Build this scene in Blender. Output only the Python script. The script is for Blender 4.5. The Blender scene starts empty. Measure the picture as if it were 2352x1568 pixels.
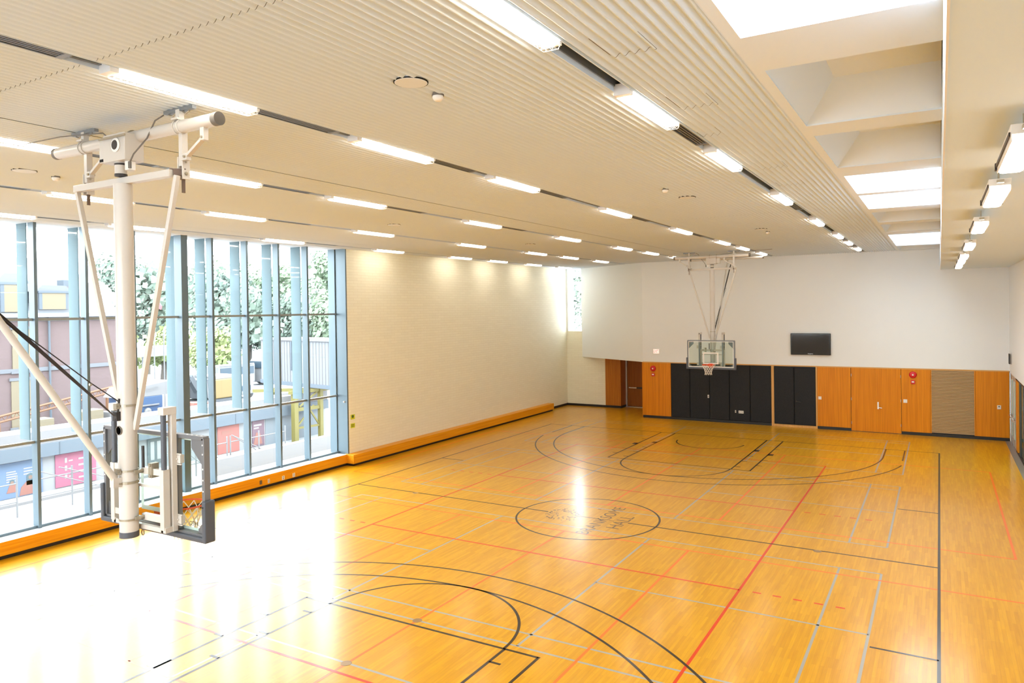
import bpy, bmesh, math, random
from mathutils import Vector, Matrix
random.seed(7)
PI = math.pi
scene = bpy.context.scene
COL = scene.collection

# ------------------------------------------------------------------ camera
cam_d = bpy.data.cameras.new('camera')
cam = bpy.data.objects.new('camera', cam_d)
COL.objects.link(cam)
yaw, pitch, roll = .5308, .0081, -.0143
fw = Vector((-math.sin(yaw)*math.cos(pitch), math.cos(yaw)*math.cos(pitch), -math.sin(pitch)))
rt0 = Vector((math.cos(yaw), math.sin(yaw), 0)); up0 = rt0.cross(fw)
cr, sr = math.cos(roll), math.sin(roll)
rt = cr*rt0 + sr*up0; up = -sr*rt0 + cr*up0
mt = Matrix((rt, up, -fw)).transposed().to_4x4()
mt.translation = Vector((7.7793, -16.8916, 5.3178))
cam.matrix_world = mt
cam_d.sensor_width = 36; cam_d.lens = 1672.92/2352*36
cam_d.shift_y = -60.19/2352
cam_d.clip_end = 400
scene.camera = cam

# ------------------------------------------------------------------ world, portals, exposure
SKY = 4.4
w = bpy.data.worlds.new('World'); scene.world = w; w.use_nodes = True
nt = w.node_tree; nt.nodes.clear()
wo = nt.nodes.new('ShaderNodeOutputWorld'); bg = nt.nodes.new('ShaderNodeBackground')
tc = nt.nodes.new('ShaderNodeTexCoord'); sp = nt.nodes.new('ShaderNodeSeparateXYZ')
rp = nt.nodes.new('ShaderNodeValToRGB')
nt.links.new(tc.outputs['Generated'], sp.inputs[0]); nt.links.new(sp.outputs['Z'], rp.inputs[0])
rp.color_ramp.elements[0].position = 0.0; rp.color_ramp.elements[0].color = (.93, .97, 1, 1)
rp.color_ramp.elements[1].position = .7; rp.color_ramp.elements[1].color = (.86, .94, 1, 1)
nt.links.new(rp.outputs[0], bg.inputs[0]); bg.inputs[1].default_value = SKY
nt.links.new(bg.outputs[0], wo.inputs[0])

YF_P = -19.75
def portal(name, loc, rot, sx, sy):
    l = bpy.data.lights.new(name, 'AREA'); l.shape = 'RECTANGLE'; l.size = sx; l.size_y = sy
    l.cycles.is_portal = True
    o = bpy.data.objects.new(name, l); o.location = loc; o.rotation_euler = rot; COL.objects.link(o)
portal('window_portal', (-10.62, -7.0, 4.0), (0, -PI/2, 0), 7.2, 18.1)
portal('skylight_portal', (7.11, -13.3, 7.7), (0, 0, 0), 1.42, 5.0)
portal('skylight_portal.001', (7.11, -.95, 7.7), (0, 0, 0), 1.42, 5.1)
portal('skylight_portal.002', (7.11, 11.3, 7.7), (0, 0, 0), 1.42, 5.0)
portal('corner_window_portal', (-9.45, 19.75, 5.8), (-PI/2, 0, 0), .9, 3.4)

portal('added_front_window_portal', (0, YF_P, 4.85), (PI/2, 0, 0), 9.0, 3.5)  # portal of the window added out of view behind the camera
vs = scene.view_settings
vs.view_transform = 'Standard'; vs.look = 'None'; vs.gamma = 1; vs.use_curve_mapping = False
vs.exposure = 1.6
scene.cycles.max_bounces = 8; scene.cycles.diffuse_bounces = 5; scene.cycles.glossy_bounces = 4
scene.cycles.transparent_max_bounces = 16; scene.cycles.transmission_bounces = 4
scene.cycles.caustics_reflective = False; scene.cycles.caustics_refractive = False
scene.cycles.sample_clamp_indirect = 6
scene.cycles.use_denoising = True

# ------------------------------------------------------------------ materials
MATS = {}
def mat(name, color=(.8, .8, .8), rough=.5, metal=0.0, emit=None, es=0, coat=0, coat_rough=.1, spec=.5):
    if name in MATS: return MATS[name]
    m = bpy.data.materials.new(name); m.use_nodes = True
    b = m.node_tree.nodes['Principled BSDF']
    b.inputs['Base Color'].default_value = (*color, 1)
    b.inputs['Roughness'].default_value = rough; b.inputs['Metallic'].default_value = metal
    b.inputs['Specular IOR Level'].default_value = spec
    if emit: b.inputs['Emission Color'].default_value = (*emit, 1); b.inputs['Emission Strength'].default_value = es
    if coat: b.inputs['Coat Weight'].default_value = coat; b.inputs['Coat Roughness'].default_value = coat_rough
    MATS[name] = m
    return m
def nodes(m):
    return m.node_tree.nodes, m.node_tree.links, m.node_tree.nodes['Principled BSDF']
def noise_tint(m, c1, c2, scale=(1, 1, 1), nscale=4, detail=3, lo=.3, hi=.7, coord='Object'):
    N, L, b = nodes(m)
    t = N.new('ShaderNodeTexCoord'); mp = N.new('ShaderNodeMapping'); mp.inputs['Scale'].default_value = scale
    n = N.new('ShaderNodeTexNoise'); n.inputs['Scale'].default_value = nscale; n.inputs['Detail'].default_value = detail
    r = N.new('ShaderNodeValToRGB'); r.color_ramp.elements[0].position = lo; r.color_ramp.elements[1].position = hi
    r.color_ramp.elements[0].color = (*c1, 1); r.color_ramp.elements[1].color = (*c2, 1)
    L.new(t.outputs[coord], mp.inputs[0]); L.new(mp.outputs[0], n.inputs[0]); L.new(n.outputs[0], r.inputs[0])
    L.new(r.outputs[0], b.inputs['Base Color'])
    return m

# gym floor: maple strips running down the hall, varnished
M_floor = mat('floor_maple', (.8, .42, .08), .38, coat=.65, coat_rough=.175, spec=.15)
N, L, b = nodes(M_floor)
b.inputs['Coat IOR'].default_value = 1.5
t = N.new('ShaderNodeTexCoord'); mp = N.new('ShaderNodeMapping'); mp.inputs['Rotation'].default_value = (0, 0, PI/2)
br = N.new('ShaderNodeTexBrick'); br.inputs['Scale'].default_value = 1; br.inputs['Brick Width'].default_value = .9
br.inputs['Row Height'].default_value = .057; br.inputs['Mortar Size'].default_value = .0006; br.offset = .37; br.inputs['Bias'].default_value = 0
FC1, FC2 = (.66, .310, .002), (.76, .38, .004)
br.inputs['Color1'].default_value = (*FC1, 1); br.inputs['Color2'].default_value = (*FC2, 1); br.inputs['Mortar'].default_value = (.38, .16, .008, 1)
mp2 = N.new('ShaderNodeMapping'); mp2.inputs['Scale'].default_value = (14, .9, 1)
n1 = N.new('ShaderNodeTexNoise'); n1.inputs['Scale'].default_value = 2.0; n1.inputs['Detail'].default_value = 5
r1 = N.new('ShaderNodeValToRGB'); r1.color_ramp.elements[0].position = .3; r1.color_ramp.elements[1].position = .72
r1.color_ramp.elements[0].color = (.86, .80, .70, 1); r1.color_ramp.elements[1].color = (1.0, 1.0, 1.0, 1)
mx = N.new('ShaderNodeMix'); mx.data_type = 'RGBA'; mx.blend_type = 'MULTIPLY'; mx.inputs[0].default_value = .8
L.new(t.outputs['Object'], mp.inputs[0]); L.new(mp.outputs[0], br.inputs[0])
L.new(t.outputs['Object'], mp2.inputs[0]); L.new(mp2.outputs[0], n1.inputs[0]); L.new(n1.outputs[0], r1.inputs[0])
L.new(br.outputs[0], mx.inputs[6]); L.new(r1.outputs[0], mx.inputs[7]); L.new(mx.outputs[2], b.inputs['Base Color'])

def line_mat(name, c):
    m = mat(name, c, .38, coat=.65, coat_rough=.175, spec=.15); m.node_tree.nodes['Principled BSDF'].inputs['Coat IOR'].default_value = 1.5
    return m
M_black_line = line_mat('court_paint_black', (.030, .016, .008))
M_red_line = line_mat('court_paint_red', (.68, .045, .005))
M_orange_line = line_mat('court_paint_orange', (.88, .17, .010))
M_grey_line = line_mat('court_paint_grey', (.37, .355, .32))

M_ceil = mat('ceiling_white', (.69, .79, .90), .7)
M_white = mat('white_plaster', (.82, .85, .87), .75)
M_white2 = mat('white_skylight_plaster', (.76, .84, .92), .75)
M_brick = mat('painted_brick', (.86, .79, .68), .6)
def brick_bump(m, rot, bw, rh, strength, dist, c2=None):
    N, L, b = nodes(m)
    t = N.new('ShaderNodeTexCoord'); mp = N.new('ShaderNodeMapping'); mp.inputs['Rotation'].default_value = rot
    sep = N.new('ShaderNodeSeparateXYZ'); cmb = N.new('ShaderNodeCombineXYZ')
    add = N.new('ShaderNodeMath'); add.operation = 'ADD'
    L.new(t.outputs['Object'], sep.inputs[0]); L.new(sep.outputs[0], add.inputs[0]); L.new(sep.outputs[1], add.inputs[1])
    L.new(add.outputs[0], cmb.inputs[0]); L.new(sep.outputs[2], cmb.inputs[1])
    br = N.new('ShaderNodeTexBrick'); br.inputs['Scale'].default_value = 1; br.inputs['Brick Width'].default_value = bw
    br.inputs['Row Height'].default_value = rh; br.inputs['Mortar Size'].default_value = .006; br.inputs['Mortar Smooth'].default_value = .4
    L.new(cmb.outputs[0], br.inputs[0])
    bp = N.new('ShaderNodeBump'); bp.invert = True; bp.inputs['Strength'].default_value = strength; bp.inputs['Distance'].default_value = dist
    L.new(br.outputs['Fac'], bp.inputs['Height']); L.new(bp.outputs[0], b.inputs['Normal'])
    return br
bk = brick_bump(M_brick, (0, 0, 0), .4, .1, .38, .010)
bk.inputs['Color1'].default_value = (.93, .91, .74, 1); bk.inputs['Color2'].default_value = (.90, .88, .71, 1); bk.inputs['Mortar'].default_value = (.83, .79, .62, 1)
nodes(M_brick)[1].new(bk.outputs[0], nodes(M_brick)[2].inputs['Base Color'])

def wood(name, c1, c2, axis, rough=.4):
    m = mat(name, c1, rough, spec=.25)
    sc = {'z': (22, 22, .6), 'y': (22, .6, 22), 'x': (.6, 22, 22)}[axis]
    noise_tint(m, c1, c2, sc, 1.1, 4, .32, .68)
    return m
M_woodv = wood('oak_veneer_upright', (.60, .185, .003), (.74, .26, .006), 'z')
M_wooddoor = wood('dark_oak_door', (.27, .085, .012), (.36, .12, .018), 'z')
M_woody = wood('oak_trim_along_wall', (.72, .27, .006), (.86, .38, .012), 'y')
M_woodx = wood('light_oak_edge', (.62, .33, .10), (.70, .40, .14), 'x')
M_woodpale = wood('light_oak_upright_edge', (.62, .33, .10), (.70, .40, .14), 'z')
M_louver = mat('louver_slats_tan', (.50, .32, .15), .5)
M_blackbase = mat('black_rubber_base', (.010, .009, .009), .5)
M_pad = noise_tint(mat('charcoal_wall_pad', (.02, .021, .024), .62, spec=.2), (.017, .018, .021), (.024, .025, .028), (1, 1, 1), 30)
M_black = mat('black_void', (.004, .004, .004), .9)
M_cream = mat('cream_paint_steel', (.60, .565, .52), .38, coat=.2)
M_darkmetal = mat('dark_steel', (.05, .045, .045), .45, .5)
M_brownmetal = mat('brown_steel', (.16, .11, .085), .5, .3)
M_capgrey = mat('grey_plastic_cap', (.15, .135, .12), .6)
M_boardframe = mat('grey_board_frame', (.20, .205, .22), .4, .5)
M_boardpad = mat('slate_grey_foam_pad', (.075, .085, .105), .45)
M_rim = mat('orange_rim', (.88, .09, .012), .35)
M_net = mat('white_nylon_net', (.85, .82, .76), .8)
M_strap = mat('black_strap_webbing', (.022, .018, .020), .75)
M_zinc = mat('galvanised_clamp', (.42, .38, .30), .4, .7)
M_mull = mat('silver_mullion', (.125, .175, .205), .38, .25)
M_sill = mat('white_sill', (.88, .90, .92), .25)
M_trans = mat('grey_transom', (.26, .28, .27), .4, .3)
M_lamp = mat('lamp_lens', (.9, .88, .82), .5, emit=(1, .93, .82), es=7.2)
M_housing = mat('lamp_housing_white', (.82, .80, .78), .4)
M_guard = mat('white_wire_guard', (.9, .88, .84), .4)
M_diff = mat('aluminium_diffuser', (.22, .235, .25), .45, .5)
M_plastic = mat('white_plastic', (.85, .83, .80), .4)
M_red = mat('fire_red', (.62, .012, .022), .35)
M_tvframe = mat('tv_gloss_black', (.006, .006, .007), .12)
M_screen = mat('tv_screen', (.010, .008, .008), .08)
M_spk = mat('cool_white_plastic', (.72, .78, .84), .5)
M_steel = mat('brushed_steel', (.62, .60, .57), .3, .9)
M_alu = mat('aluminium_door_frame', (.62, .58, .52), .4, .3)
M_yellow = mat('yellow_green_sign', (.62, .66, .03), .5)
M_inkgreen = mat('dark_green_ink', (.06, .12, .02), .5)
M_stone = mat('grey_floor_strip', (.25, .20, .16), .6)
M_socket = mat('brass_floor_cover', (.33, .20, .09), .35, .4)
M_exitw = mat('exit_sign_face', (.9, .8, .76), .5, emit=(1, .80, .72), es=.24)
M_exitr = mat('exit_sign_letters', (.9, .05, .03), .5, emit=(1, .06, .02), es=.32)

def glass(name, tint, gl=.06, frost=None, mixf=0):
    m = bpy.data.materials.new(name); m.use_nodes = True
    N, L = m.node_tree.nodes, m.node_tree.links; N.clear()
    out = N.new('ShaderNodeOutputMaterial'); tr = N.new('ShaderNodeBsdfTransparent'); tr.inputs[0].default_value = (*tint, 1)
    g = N.new('ShaderNodeBsdfGlossy'); g.inputs['Roughness'].default_value = .02
    lw = N.new('ShaderNodeLayerWeight'); lw.inputs[0].default_value = .5
    pw = N.new('ShaderNodeMath'); pw.operation = 'POWER'; pw.inputs[1].default_value = 5; L.new(lw.outputs['Facing'], pw.inputs[0])
    fr = N.new('ShaderNodeMath'); fr.operation = 'MULTIPLY_ADD'; fr.inputs[1].default_value = .6; fr.inputs[2].default_value = .025; L.new(pw.outputs[0], fr.inputs[0])
    mx = N.new('ShaderNodeMixShader'); L.new(fr.outputs[0], mx.inputs[0]); L.new(tr.outputs[0], mx.inputs[1]); L.new(g.outputs[0], mx.inputs[2])
    last = mx
    if frost:
        d = N.new('ShaderNodeBsdfDiffuse'); d.inputs[0].default_value = (*frost, 1)
        t2 = N.new('ShaderNodeBsdfTranslucent'); t2.inputs[0].default_value = (*frost, 1)
        a = N.new('ShaderNodeMixShader'); L.new(d.outputs[0], a.inputs[1]); L.new(t2.outputs[0], a.inputs[2])
        m2 = N.new('ShaderNodeMixShader'); m2.inputs[0].default_value = mixf
        L.new(mx.outputs[0], m2.inputs[1]); L.new(a.outputs[0], m2.inputs[2]); last = m2
    L.new(last.outputs[0], out.inputs[0]); MATS[name] = m
    return m
G_win = glass('window_glass', (.98, .99, .99))
G_fin = glass('teal_fritted_glass', (.86, .94, .95), frost=(.29, .375, .405), mixf=.955)
G_board = glass('backboard_glass', (.90, .95, .93))
G_door = glass('greenish_door_glass', (.70, .80, .70))

# ------------------------------------------------------------------ mesh helpers
class MB:
    def __init__(s): s.v = []; s.f = []
    def add(s, v, f):
        o = len(s.v); s.v += [tuple(p) for p in v]; s.f += [tuple(i+o for i in q) for q in f]; return s
    def box(s, x0, x1, y0, y1, z0, z1):
        v = [(x0, y0, z0), (x1, y0, z0), (x1, y1, z0), (x0, y1, z0), (x0, y0, z1), (x1, y0, z1), (x1, y1, z1), (x0, y1, z1)]
        return s.add(v, [(0, 3, 2, 1), (4, 5, 6, 7), (0, 1, 5, 4), (1, 2, 6, 5), (2, 3, 7, 6), (3, 0, 4, 7)])
    def bar(s, p0, p1, w, h, upv=(0, 0, 1)):
        p0, p1 = Vector(p0), Vector(p1); d = (p1-p0).normalized(); u = Vector(upv)
        if abs(d.dot(u)) > .98: u = Vector((0, 1, 0))
        r = d.cross(u).normalized(); u = r.cross(d)
        v = [p+r*a*w/2+u*c*h/2 for p in (p0, p1) for a, c in ((-1, -1), (1, -1), (1, 1), (-1, 1))]
        return s.add(v, [(0, 1, 2, 3), (7, 6, 5, 4), (0, 4, 5, 1), (1, 5, 6, 2), (2, 6, 7, 3), (3, 7, 4, 0)])
    def tube(s, pts, r, n=10, closed=False, caps=True):
        pts = [Vector(p) for p in pts]; k = len(pts); rings = []; u = None
        for i, p in enumerate(pts):
            if closed: d = pts[(i+1) % k]-pts[i-1]
            else: d = pts[min(i+1, k-1)]-pts[max(i-1, 0)]
            d.normalize()
            if u is None:
                u = Vector((0, 0, 1)) if abs(d.z) < .9 else Vector((0, 1, 0))
            a = d.cross(u)
            if a.length < 1e-4: a = d.cross(Vector((1, 0, 0)))
            a.normalize(); u = a.cross(d).normalized()
            rr = r[i] if isinstance(r, (list, tuple)) else r
            rings.append([p+a*rr*math.cos(2*PI*j/n)+u*rr*math.sin(2*PI*j/n) for j in range(n)])
        v = [q for g in rings for q in g]; f = []
        for i in range(k if closed else k-1):
            o, o2 = i*n, ((i+1) % k)*n
            f += [(o+j, o+(j+1) % n, o2+(j+1) % n, o2+j) for j in range(n)]
        if caps and not closed: f += [tuple(range(n))[::-1], tuple((k-1)*n+j for j in range(n))]
        return s.add(v, f)
    def lathe(s, c, prof, n=20, axis='z'):
        c = Vector(c); v = []; f = []
        for r, h in prof:
            for j in range(n):
                a = 2*PI*j/n; x, y = r*math.cos(a), r*math.sin(a)
                v.append(c+(Vector((x, y, h)) if axis == 'z' else Vector((x, h, y)) if axis == 'y' else Vector((h, x, y))))
        for i in range(len(prof)-1):
            f += [(i*n+j, i*n+(j+1) % n, (i+1)*n+(j+1) % n, (i+1)*n+j) for j in range(n)]
        f += [tuple(range(n))[::-1], tuple((len(prof)-1)*n+j for j in range(n))]
        return s.add(v, f)
    def prism(s, poly, vec):
        vec = Vector(vec); n = len(poly); a = [Vector(p) for p in poly]
        return s.add(a+[p+vec for p in a], [tuple(range(n))[::-1], tuple(range(n, 2*n))]+[(i, (i+1) % n, n+(i+1) % n, n+i) for i in range(n)])
    def build(s, name, m, parent=None, smooth=False, bevel=0, seg=2):
        off = parent.location if parent is not None else Vector((0, 0, 0))
        if parent is not None and parent.parent is not None: off = off+parent.parent.location
        me = bpy.data.meshes.new(name)
        me.from_pydata([tuple(Vector(p)-off) for p in s.v], [], s.f)
        bm = bmesh.new(); bm.from_mesh(me); bmesh.ops.recalc_face_normals(bm, faces=bm.faces); bm.to_mesh(me); bm.free()
        if smooth:
            for p in me.polygons: p.use_smooth = True
            try: me.set_sharp_from_angle(angle=math.radians(40))
            except Exception: pass
        o = bpy.data.objects.new(name, me); COL.objects.link(o); o.data.materials.append(m)
        if parent is not None: o.parent = parent
        if bevel:
            bv = o.modifiers.new('bevel', 'BEVEL'); bv.width = bevel; bv.segments = seg; bv.limit_method = 'ANGLE'
        return o
def B(*a): return MB().box(*a)
def tag(o, label=None, cat=None, group=None, kind=None):
    if label: o['label'] = label
    if cat: o['category'] = cat
    if group: o['group'] = group
    if kind: o['kind'] = kind
    return o
def thing(name, label, cat, loc=(0, 0, 0), group=None):
    o = bpy.data.objects.new(name, None); COL.objects.link(o); o.location = loc; o.empty_display_size = .1
    return tag(o, label, cat, group)
def struct(mb, name, m, parent=None, **k):
    o = mb.build(name, m, parent, **k)
    if parent is None: o['kind'] = 'structure'
    return o
def dup(root, loc=None, rz=None, label=None):
    r = root.copy(); COL.objects.link(r)
    if loc is not None: r.location = loc
    if rz is not None: r.rotation_euler = (0, 0, rz)
    if label: r['label'] = label
    for ch in list(root.children):
        c = ch.copy(); COL.objects.link(c); c.parent = r
        for g in list(ch.children):
            d = g.copy(); COL.objects.link(d); d.parent = c
    return r
def text_mb(s, ox, rx, uy, height, width=None, depth=.002, center=False):
    """extruded letters: ox = lower-left corner, rx = reading direction, uy = up of the letters"""
    cu = bpy.data.curves.new('tmp', 'FONT'); cu.body = s; cu.size = 1; cu.resolution_u = 4
    to = bpy.data.objects.new('tmp', cu); COL.objects.link(to)
    bpy.context.view_layer.update()
    dg = bpy.context.evaluated_depsgraph_get(); me = bpy.data.meshes.new_from_object(to.evaluated_get(dg))
    vs_ = [v.co.copy() for v in me.vertices]; fs = [tuple(p.vertices) for p in me.polygons]
    bpy.data.objects.remove(to); bpy.data.curves.remove(cu); bpy.data.meshes.remove(me)
    x0 = min(v.x for v in vs_); x1 = max(v.x for v in vs_); y0 = min(v.y for v in vs_); y1 = max(v.y for v in vs_)
    sy = height/(y1-y0); sx = (width/(x1-x0)) if width else sy
    rx, uy, ox = Vector(rx).normalized(), Vector(uy).normalized(), Vector(ox); nn = rx.cross(uy)
    if center: ox = ox-rx*(x1-x0)*sx/2-uy*height/2
    mb = MB(); P = [ox+rx*(v.x-x0)*sx+uy*(v.y-y0)*sy for v in vs_]
    return mb.add([p+nn*depth for p in P], fs)

# ------------------------------------------------------------------ the setting
XL, XR, YB, YF, ZC = -9.97, 10.08, 16.75, -19.5, 7.5
YD = 19.3                                   # deeper wall of the far corner
fl = struct(B(-10.5, 10.3, YF-.2, 20.3, -.12, 0), 'floor', M_floor)

def flat(rects, z, name, m):
    mb = MB()
    for x0, x1, y0, y1 in rects: mb.box(x0, x1, y0, y1, -.002, z)
    return mb
LW = .05
def lx(x, y0, y1, w=LW): return (x-w/2, x+w/2, min(y0, y1), max(y0, y1))
def ly(y, x0, x1, w=LW): return (min(x0, x1), max(x0, x1), y-w/2, y+w/2)
def arc_band(mb, cx, cy, r, a0, a1, z, w=LW, n=72):
    v = []; f = []
    for i in range(n+1):
        a = a0+(a1-a0)*i/n
        for rr in (r-w/2, r+w/2): v.append((cx+rr*math.cos(a), cy+rr*math.sin(a), z))
    f = [(2*i, 2*i+1, 2*i+3, 2*i+2) for i in range(n)]
    return mb.add(v, f)
W_, H_ = 7.73, 12.98
# badminton courts across the hall, grey
gr = []
for s in (1, -1):
    for a, c in ((.9, 7.0), (8.72, 14.9)):
        c2 = min(c, 14.9)
        for x in (1.98, 5.99, 6.75):
            for q in (1, -1): gr.append(lx(q*x, s*a, s*c2, .045))
        for y in (a, c2): gr.append(ly(s*y, -6.75, 6.75, .045))
        gr.append(ly(s*(c2-.46), -6.75, 6.75, .045))
        m_ = (a+c2)/2
        for q in (1, -1): gr.append(ly(s*m_, q*1.98, q*6.75, .045))
flat(gr, .0006, '', None).build('badminton_lines', M_grey_line, fl)
# cross volleyball courts, orange
og = []
for s in (1, -1):
    for x in (0, 3.01, -3.01): og.append(lx(x, s*1.3, s*10.3))
    for x in (9.1, -9.1): og.append(lx(x, s*1.3, s*10.3))
    for y in (1.3, 10.3): og.append(ly(s*y, -9.1, 9.1))
flat(og, .0009, '', None).build('practice_court_lines', M_orange_line, fl)
# volleyball court, red, with dashed attack line extensions
rd = [lx(4.5, -9, 9), lx(-4.5, -9, 9), ly(9, -4.5, 4.5), ly(-9, -4.5, 4.5), ly(3.0, -4.5, 4.5), ly(-3.03, -4.5, 4.5)]
for s in (1, -1):
    for q in (1, -1):
        for k in range(5): rd.append(ly(s*3.0-.02, q*(4.74+.355*k), q*(4.89+.355*k)))
flat(rd, .0012, '', None).build('volleyball_lines', M_red_line, fl)
# basketball court, black
bl = [lx(W_, -H_, H_), lx(-W_, -H_, H_), ly(H_, -W_-.025, W_+.025), ly(-H_, -W_-.025, W_+.025),
      ly(0, -W_, -1.13), ly(0, 1.1, W_)]
for s in (1, -1):
    for q in (1, -1):
        bl += [lx(q*2.46, s*7.155, s*H_), lx(q*1.86, s*7.18, s*H_)]
        bl += [lx(q*6.66, s*11.0, s*H_), lx(q*6.05, s*11.4, s*H_)]
        bl += [ly(s*4.4, q*6.8, q*W_)]
        for y in (7.64, 8.6, 9.56): bl.append(ly(s*y, q*1.86, q*2.06))
        for y in (8.08, 9.02, 11.18): bl.append(ly(s*y, q*2.46, q*2.66))
        bl.append((min(q*1.84, q*2.04), max(q*1.84, q*2.04), min(s*10.5, s*10.8), max(s*10.5, s*10.8)))
        bl.append((min(q*2.44, q*2.64), max(q*2.44, q*2.64), min(s*9.95, s*10.25), max(s*9.95, s*10.25)))
    bl.append(ly(s*7.18, -2.46, 2.46))
mb = flat(bl, .0015, '', None)
arc_band(mb, 0, 0, 1.81, 0, 2*PI, .0015)
for s in (1, -1):
    arc_band(mb, 0, s*7.18, 1.84, 0 if s < 0 else PI, PI if s < 0 else 2*PI, .0015)
    c0 = s*11.4
    arc_band(mb, 0, c0, 6.05, 0 if s < 0 else PI, PI if s < 0 else 2*PI, .0015, n=110)
    th = math.acos(6.66/6.77)
    a0, a1 = (th, PI-th) if s < 0 else (PI+th, 2*PI-th)
    arc_band(mb, 0, c0, 6.77, a0, a1, .0015, n=110)
    arc_band(mb, 0, s*11.55, 1.29, 0 if s < 0 else PI, PI if s < 0 else 2*PI, .0015)
mb.build('basketball_lines', M_black_line, fl)
# school name and tree emblem painted in the centre circle
tx = text_mb('BRANKSOME', (.585, -1.30, .0015), (0, 1, 0), (-1, 0, 0), .32, 2.52, 0)
t2 = text_mb('HALL', (1.08, -.58, .0015), (0, 1, 0), (-1, 0, 0), .33, 1.12, 0)
tx.add(t2.v, t2.f)
tx.box(.60, .73, -.012, .012, 0, .0015); tx.box(-.05, .03, .785, .80, 0, .0015); tx.box(-.05, .03, .825, .84, 0, .0015)
tx.build('court_lettering', mat('court_paint_brown', (.16, .085, .025), .38, coat=.65, coat_rough=.175, spec=.15), fl)
em = MB(); rr = random.Random(3)
for k in range(120):
    a = rr.uniform(0, 2*PI); q = math.sqrt(rr.uniform(.12, 1))
    cx, cy = -.60+.52*q*math.cos(a), -.02+.55*q*math.sin(a)
    if cx > -.25 and abs(cy) < .2: continue
    t_ = rr.uniform(0, PI); l, h = rr.uniform(.028, .045), rr.uniform(.014, .022)
    em.add([(cx+l*math.cos(t_), cy+l*math.sin(t_), .0015), (cx-h*math.sin(t_), cy+h*math.cos(t_), .0015), (cx-l*math.cos(t_), cy-l*math.sin(t_), .0015), (cx+h*math.sin(t_), cy-h*math.cos(t_), .0015)], [(0, 1, 2, 3)])
em.box(-.35, .45, -.02, .02, 0, .0015)
for q in (-1, 1): em.add([(-.1, q*.02, .0015), (-.42, q*.24, .0015), (-.44, q*.20, .0015), (-.05, q*-.01, .0015)], [(0, 1, 2, 3)])
em.build('tree_emblem', MATS['court_paint_brown'], fl)

# side walls
wl = struct(B(XL-.6, XL, 2.03, YD, 0, ZC+.2), 'wall_left', M_brick)
struct(B(XL-.6, XL, YF, -16.0, 0, ZC+.2), 'wall_left.001', M_white)
struct(B(-11.2, XL, YF, 2.03, -2.6, .10), 'wall_left.002', M_blackbase)
struct(MB().box(XL, XR, YF-.2, YF, 0, 3.1).box(XL, XR, YF-.2, YF, 6.6, 8.2).box(XL, -4.5, YF-.2, YF, 3.1, 6.6).box(4.5, XR, YF-.2, YF, 3.1, 6.6), 'wall_front', M_white)
wf = thing('window_10', None, None, (0, YF-.1, 1.0)); wf['kind'] = 'structure'  # unseen window, added to bring neutral daylight onto ceiling and far wall
B(-4.5, 4.5, YF-.11, YF-.10, 3.1, 6.6).build('pane', G_win, wf)
q = MB()
for k in range(1, 6): q.box(-4.5+1.5*k-.03, -4.5+1.5*k+.03, YF-.16, YF-.04, 3.1, 6.6)
q.build('window_frame', M_mull, wf)
wr = struct(B(XR, XR+.25, YF, YB+.3, 2.64, 6.7), 'wall_right', M_white)
struct(B(XR, XR+.25, YF, 9.3, 0, 2.64), 'wall_right.001', M_white)
# deeper corner wall with its tall window
struct(MB().box(XL-.6, -7.7, YD, YD+.3, 0, 4.08), 'wall_corner', M_brick)
struct(MB().box(-9.05, -7.0, YD, YD+.7, 4.08, ZC+.2), 'wall_corner.001', M_white)
struct(MB().box(XL-.6, XL+.10, YD+.001, YD+.7, 4.08, ZC+.2), 'wall_corner.002', M_white)
struct(B(XL-.6, -8.9, YD+.3, YD+.7, 3.95, 4.08), 'window_sill_2', M_sill)['kind'] = 'structure'
w2 = thing('window_2', None, None, (-9.4, YD+.6, 4.1)); w2['kind'] = 'structure'
MB().box(-9.87, -9.83, YD+.55, YD+.62, 4.08, ZC).box(-9.09, -9.05, YD+.55, YD+.62, 4.08, ZC).box(-9.83, -9.09, YD+.55, YD+.62, 4.08, 4.12).box(-9.83, -9.09, YD+.55, YD+.62, 7.44, ZC).build('window_frame', M_sill, w2)
B(-9.83, -9.09, YD+.58, YD+.59, 4.12, 7.44).build('pane', G_win, w2)
# angled upper wall and main far wall
struct(MB().prism([(-4.65, YB, 2.68), (-9.08, YD+.02, 2.68), (-8.7, YD+.25, 2.68), (-4.65, YB+.35, 2.68)], (0, 0, ZC+.2-2.68)), 'wall_back', M_white)
struct(B(-4.65, 7.82, YB, YB+.3, 2.68, 8.1), 'wall_back.001', M_white)
struct(B(7.82, XR, YB, YB+.3, 2.68, 7.2), 'wall_back.002', M_white)
struct(MB().prism([(-4.65, YB+.02, 2.68), (-9.0, YD, 2.68), (-7.7, YD+1.0, 2.68), (-4.65, YD+1.0, 2.68)], (0, 0, .1)), 'ceiling_recess', M_white)
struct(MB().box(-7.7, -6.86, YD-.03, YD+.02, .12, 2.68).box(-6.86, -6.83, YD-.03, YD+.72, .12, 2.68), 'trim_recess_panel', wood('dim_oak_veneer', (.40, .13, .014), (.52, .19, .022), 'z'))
struct(B(-7.7, -6.87, YD+.03, YD+.7, 0, 2.68), 'wall_recess', M_blackbase)
struct(B(-4.74, -4.66, YB+.12, YD+1.2, 0, 2.68), 'wall_recess.001', M_woodv)
struct(B(-7.7, -4.6, YD+.80, YD+1.0, 0, 2.7), 'wall_recess.002', M_blackbase)
d3 = thing('door_1', None, None, (-6.1, YD+.7, 0)); d3['kind'] = 'structure'
MB().box(-6.82, -6.74, YD+.66, YD+.76, 0, 2.5).box(-6.82, -5.2, YD+.66, YD+.76, 2.5, 2.6).build('door_frame', M_alu, d3)
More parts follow.
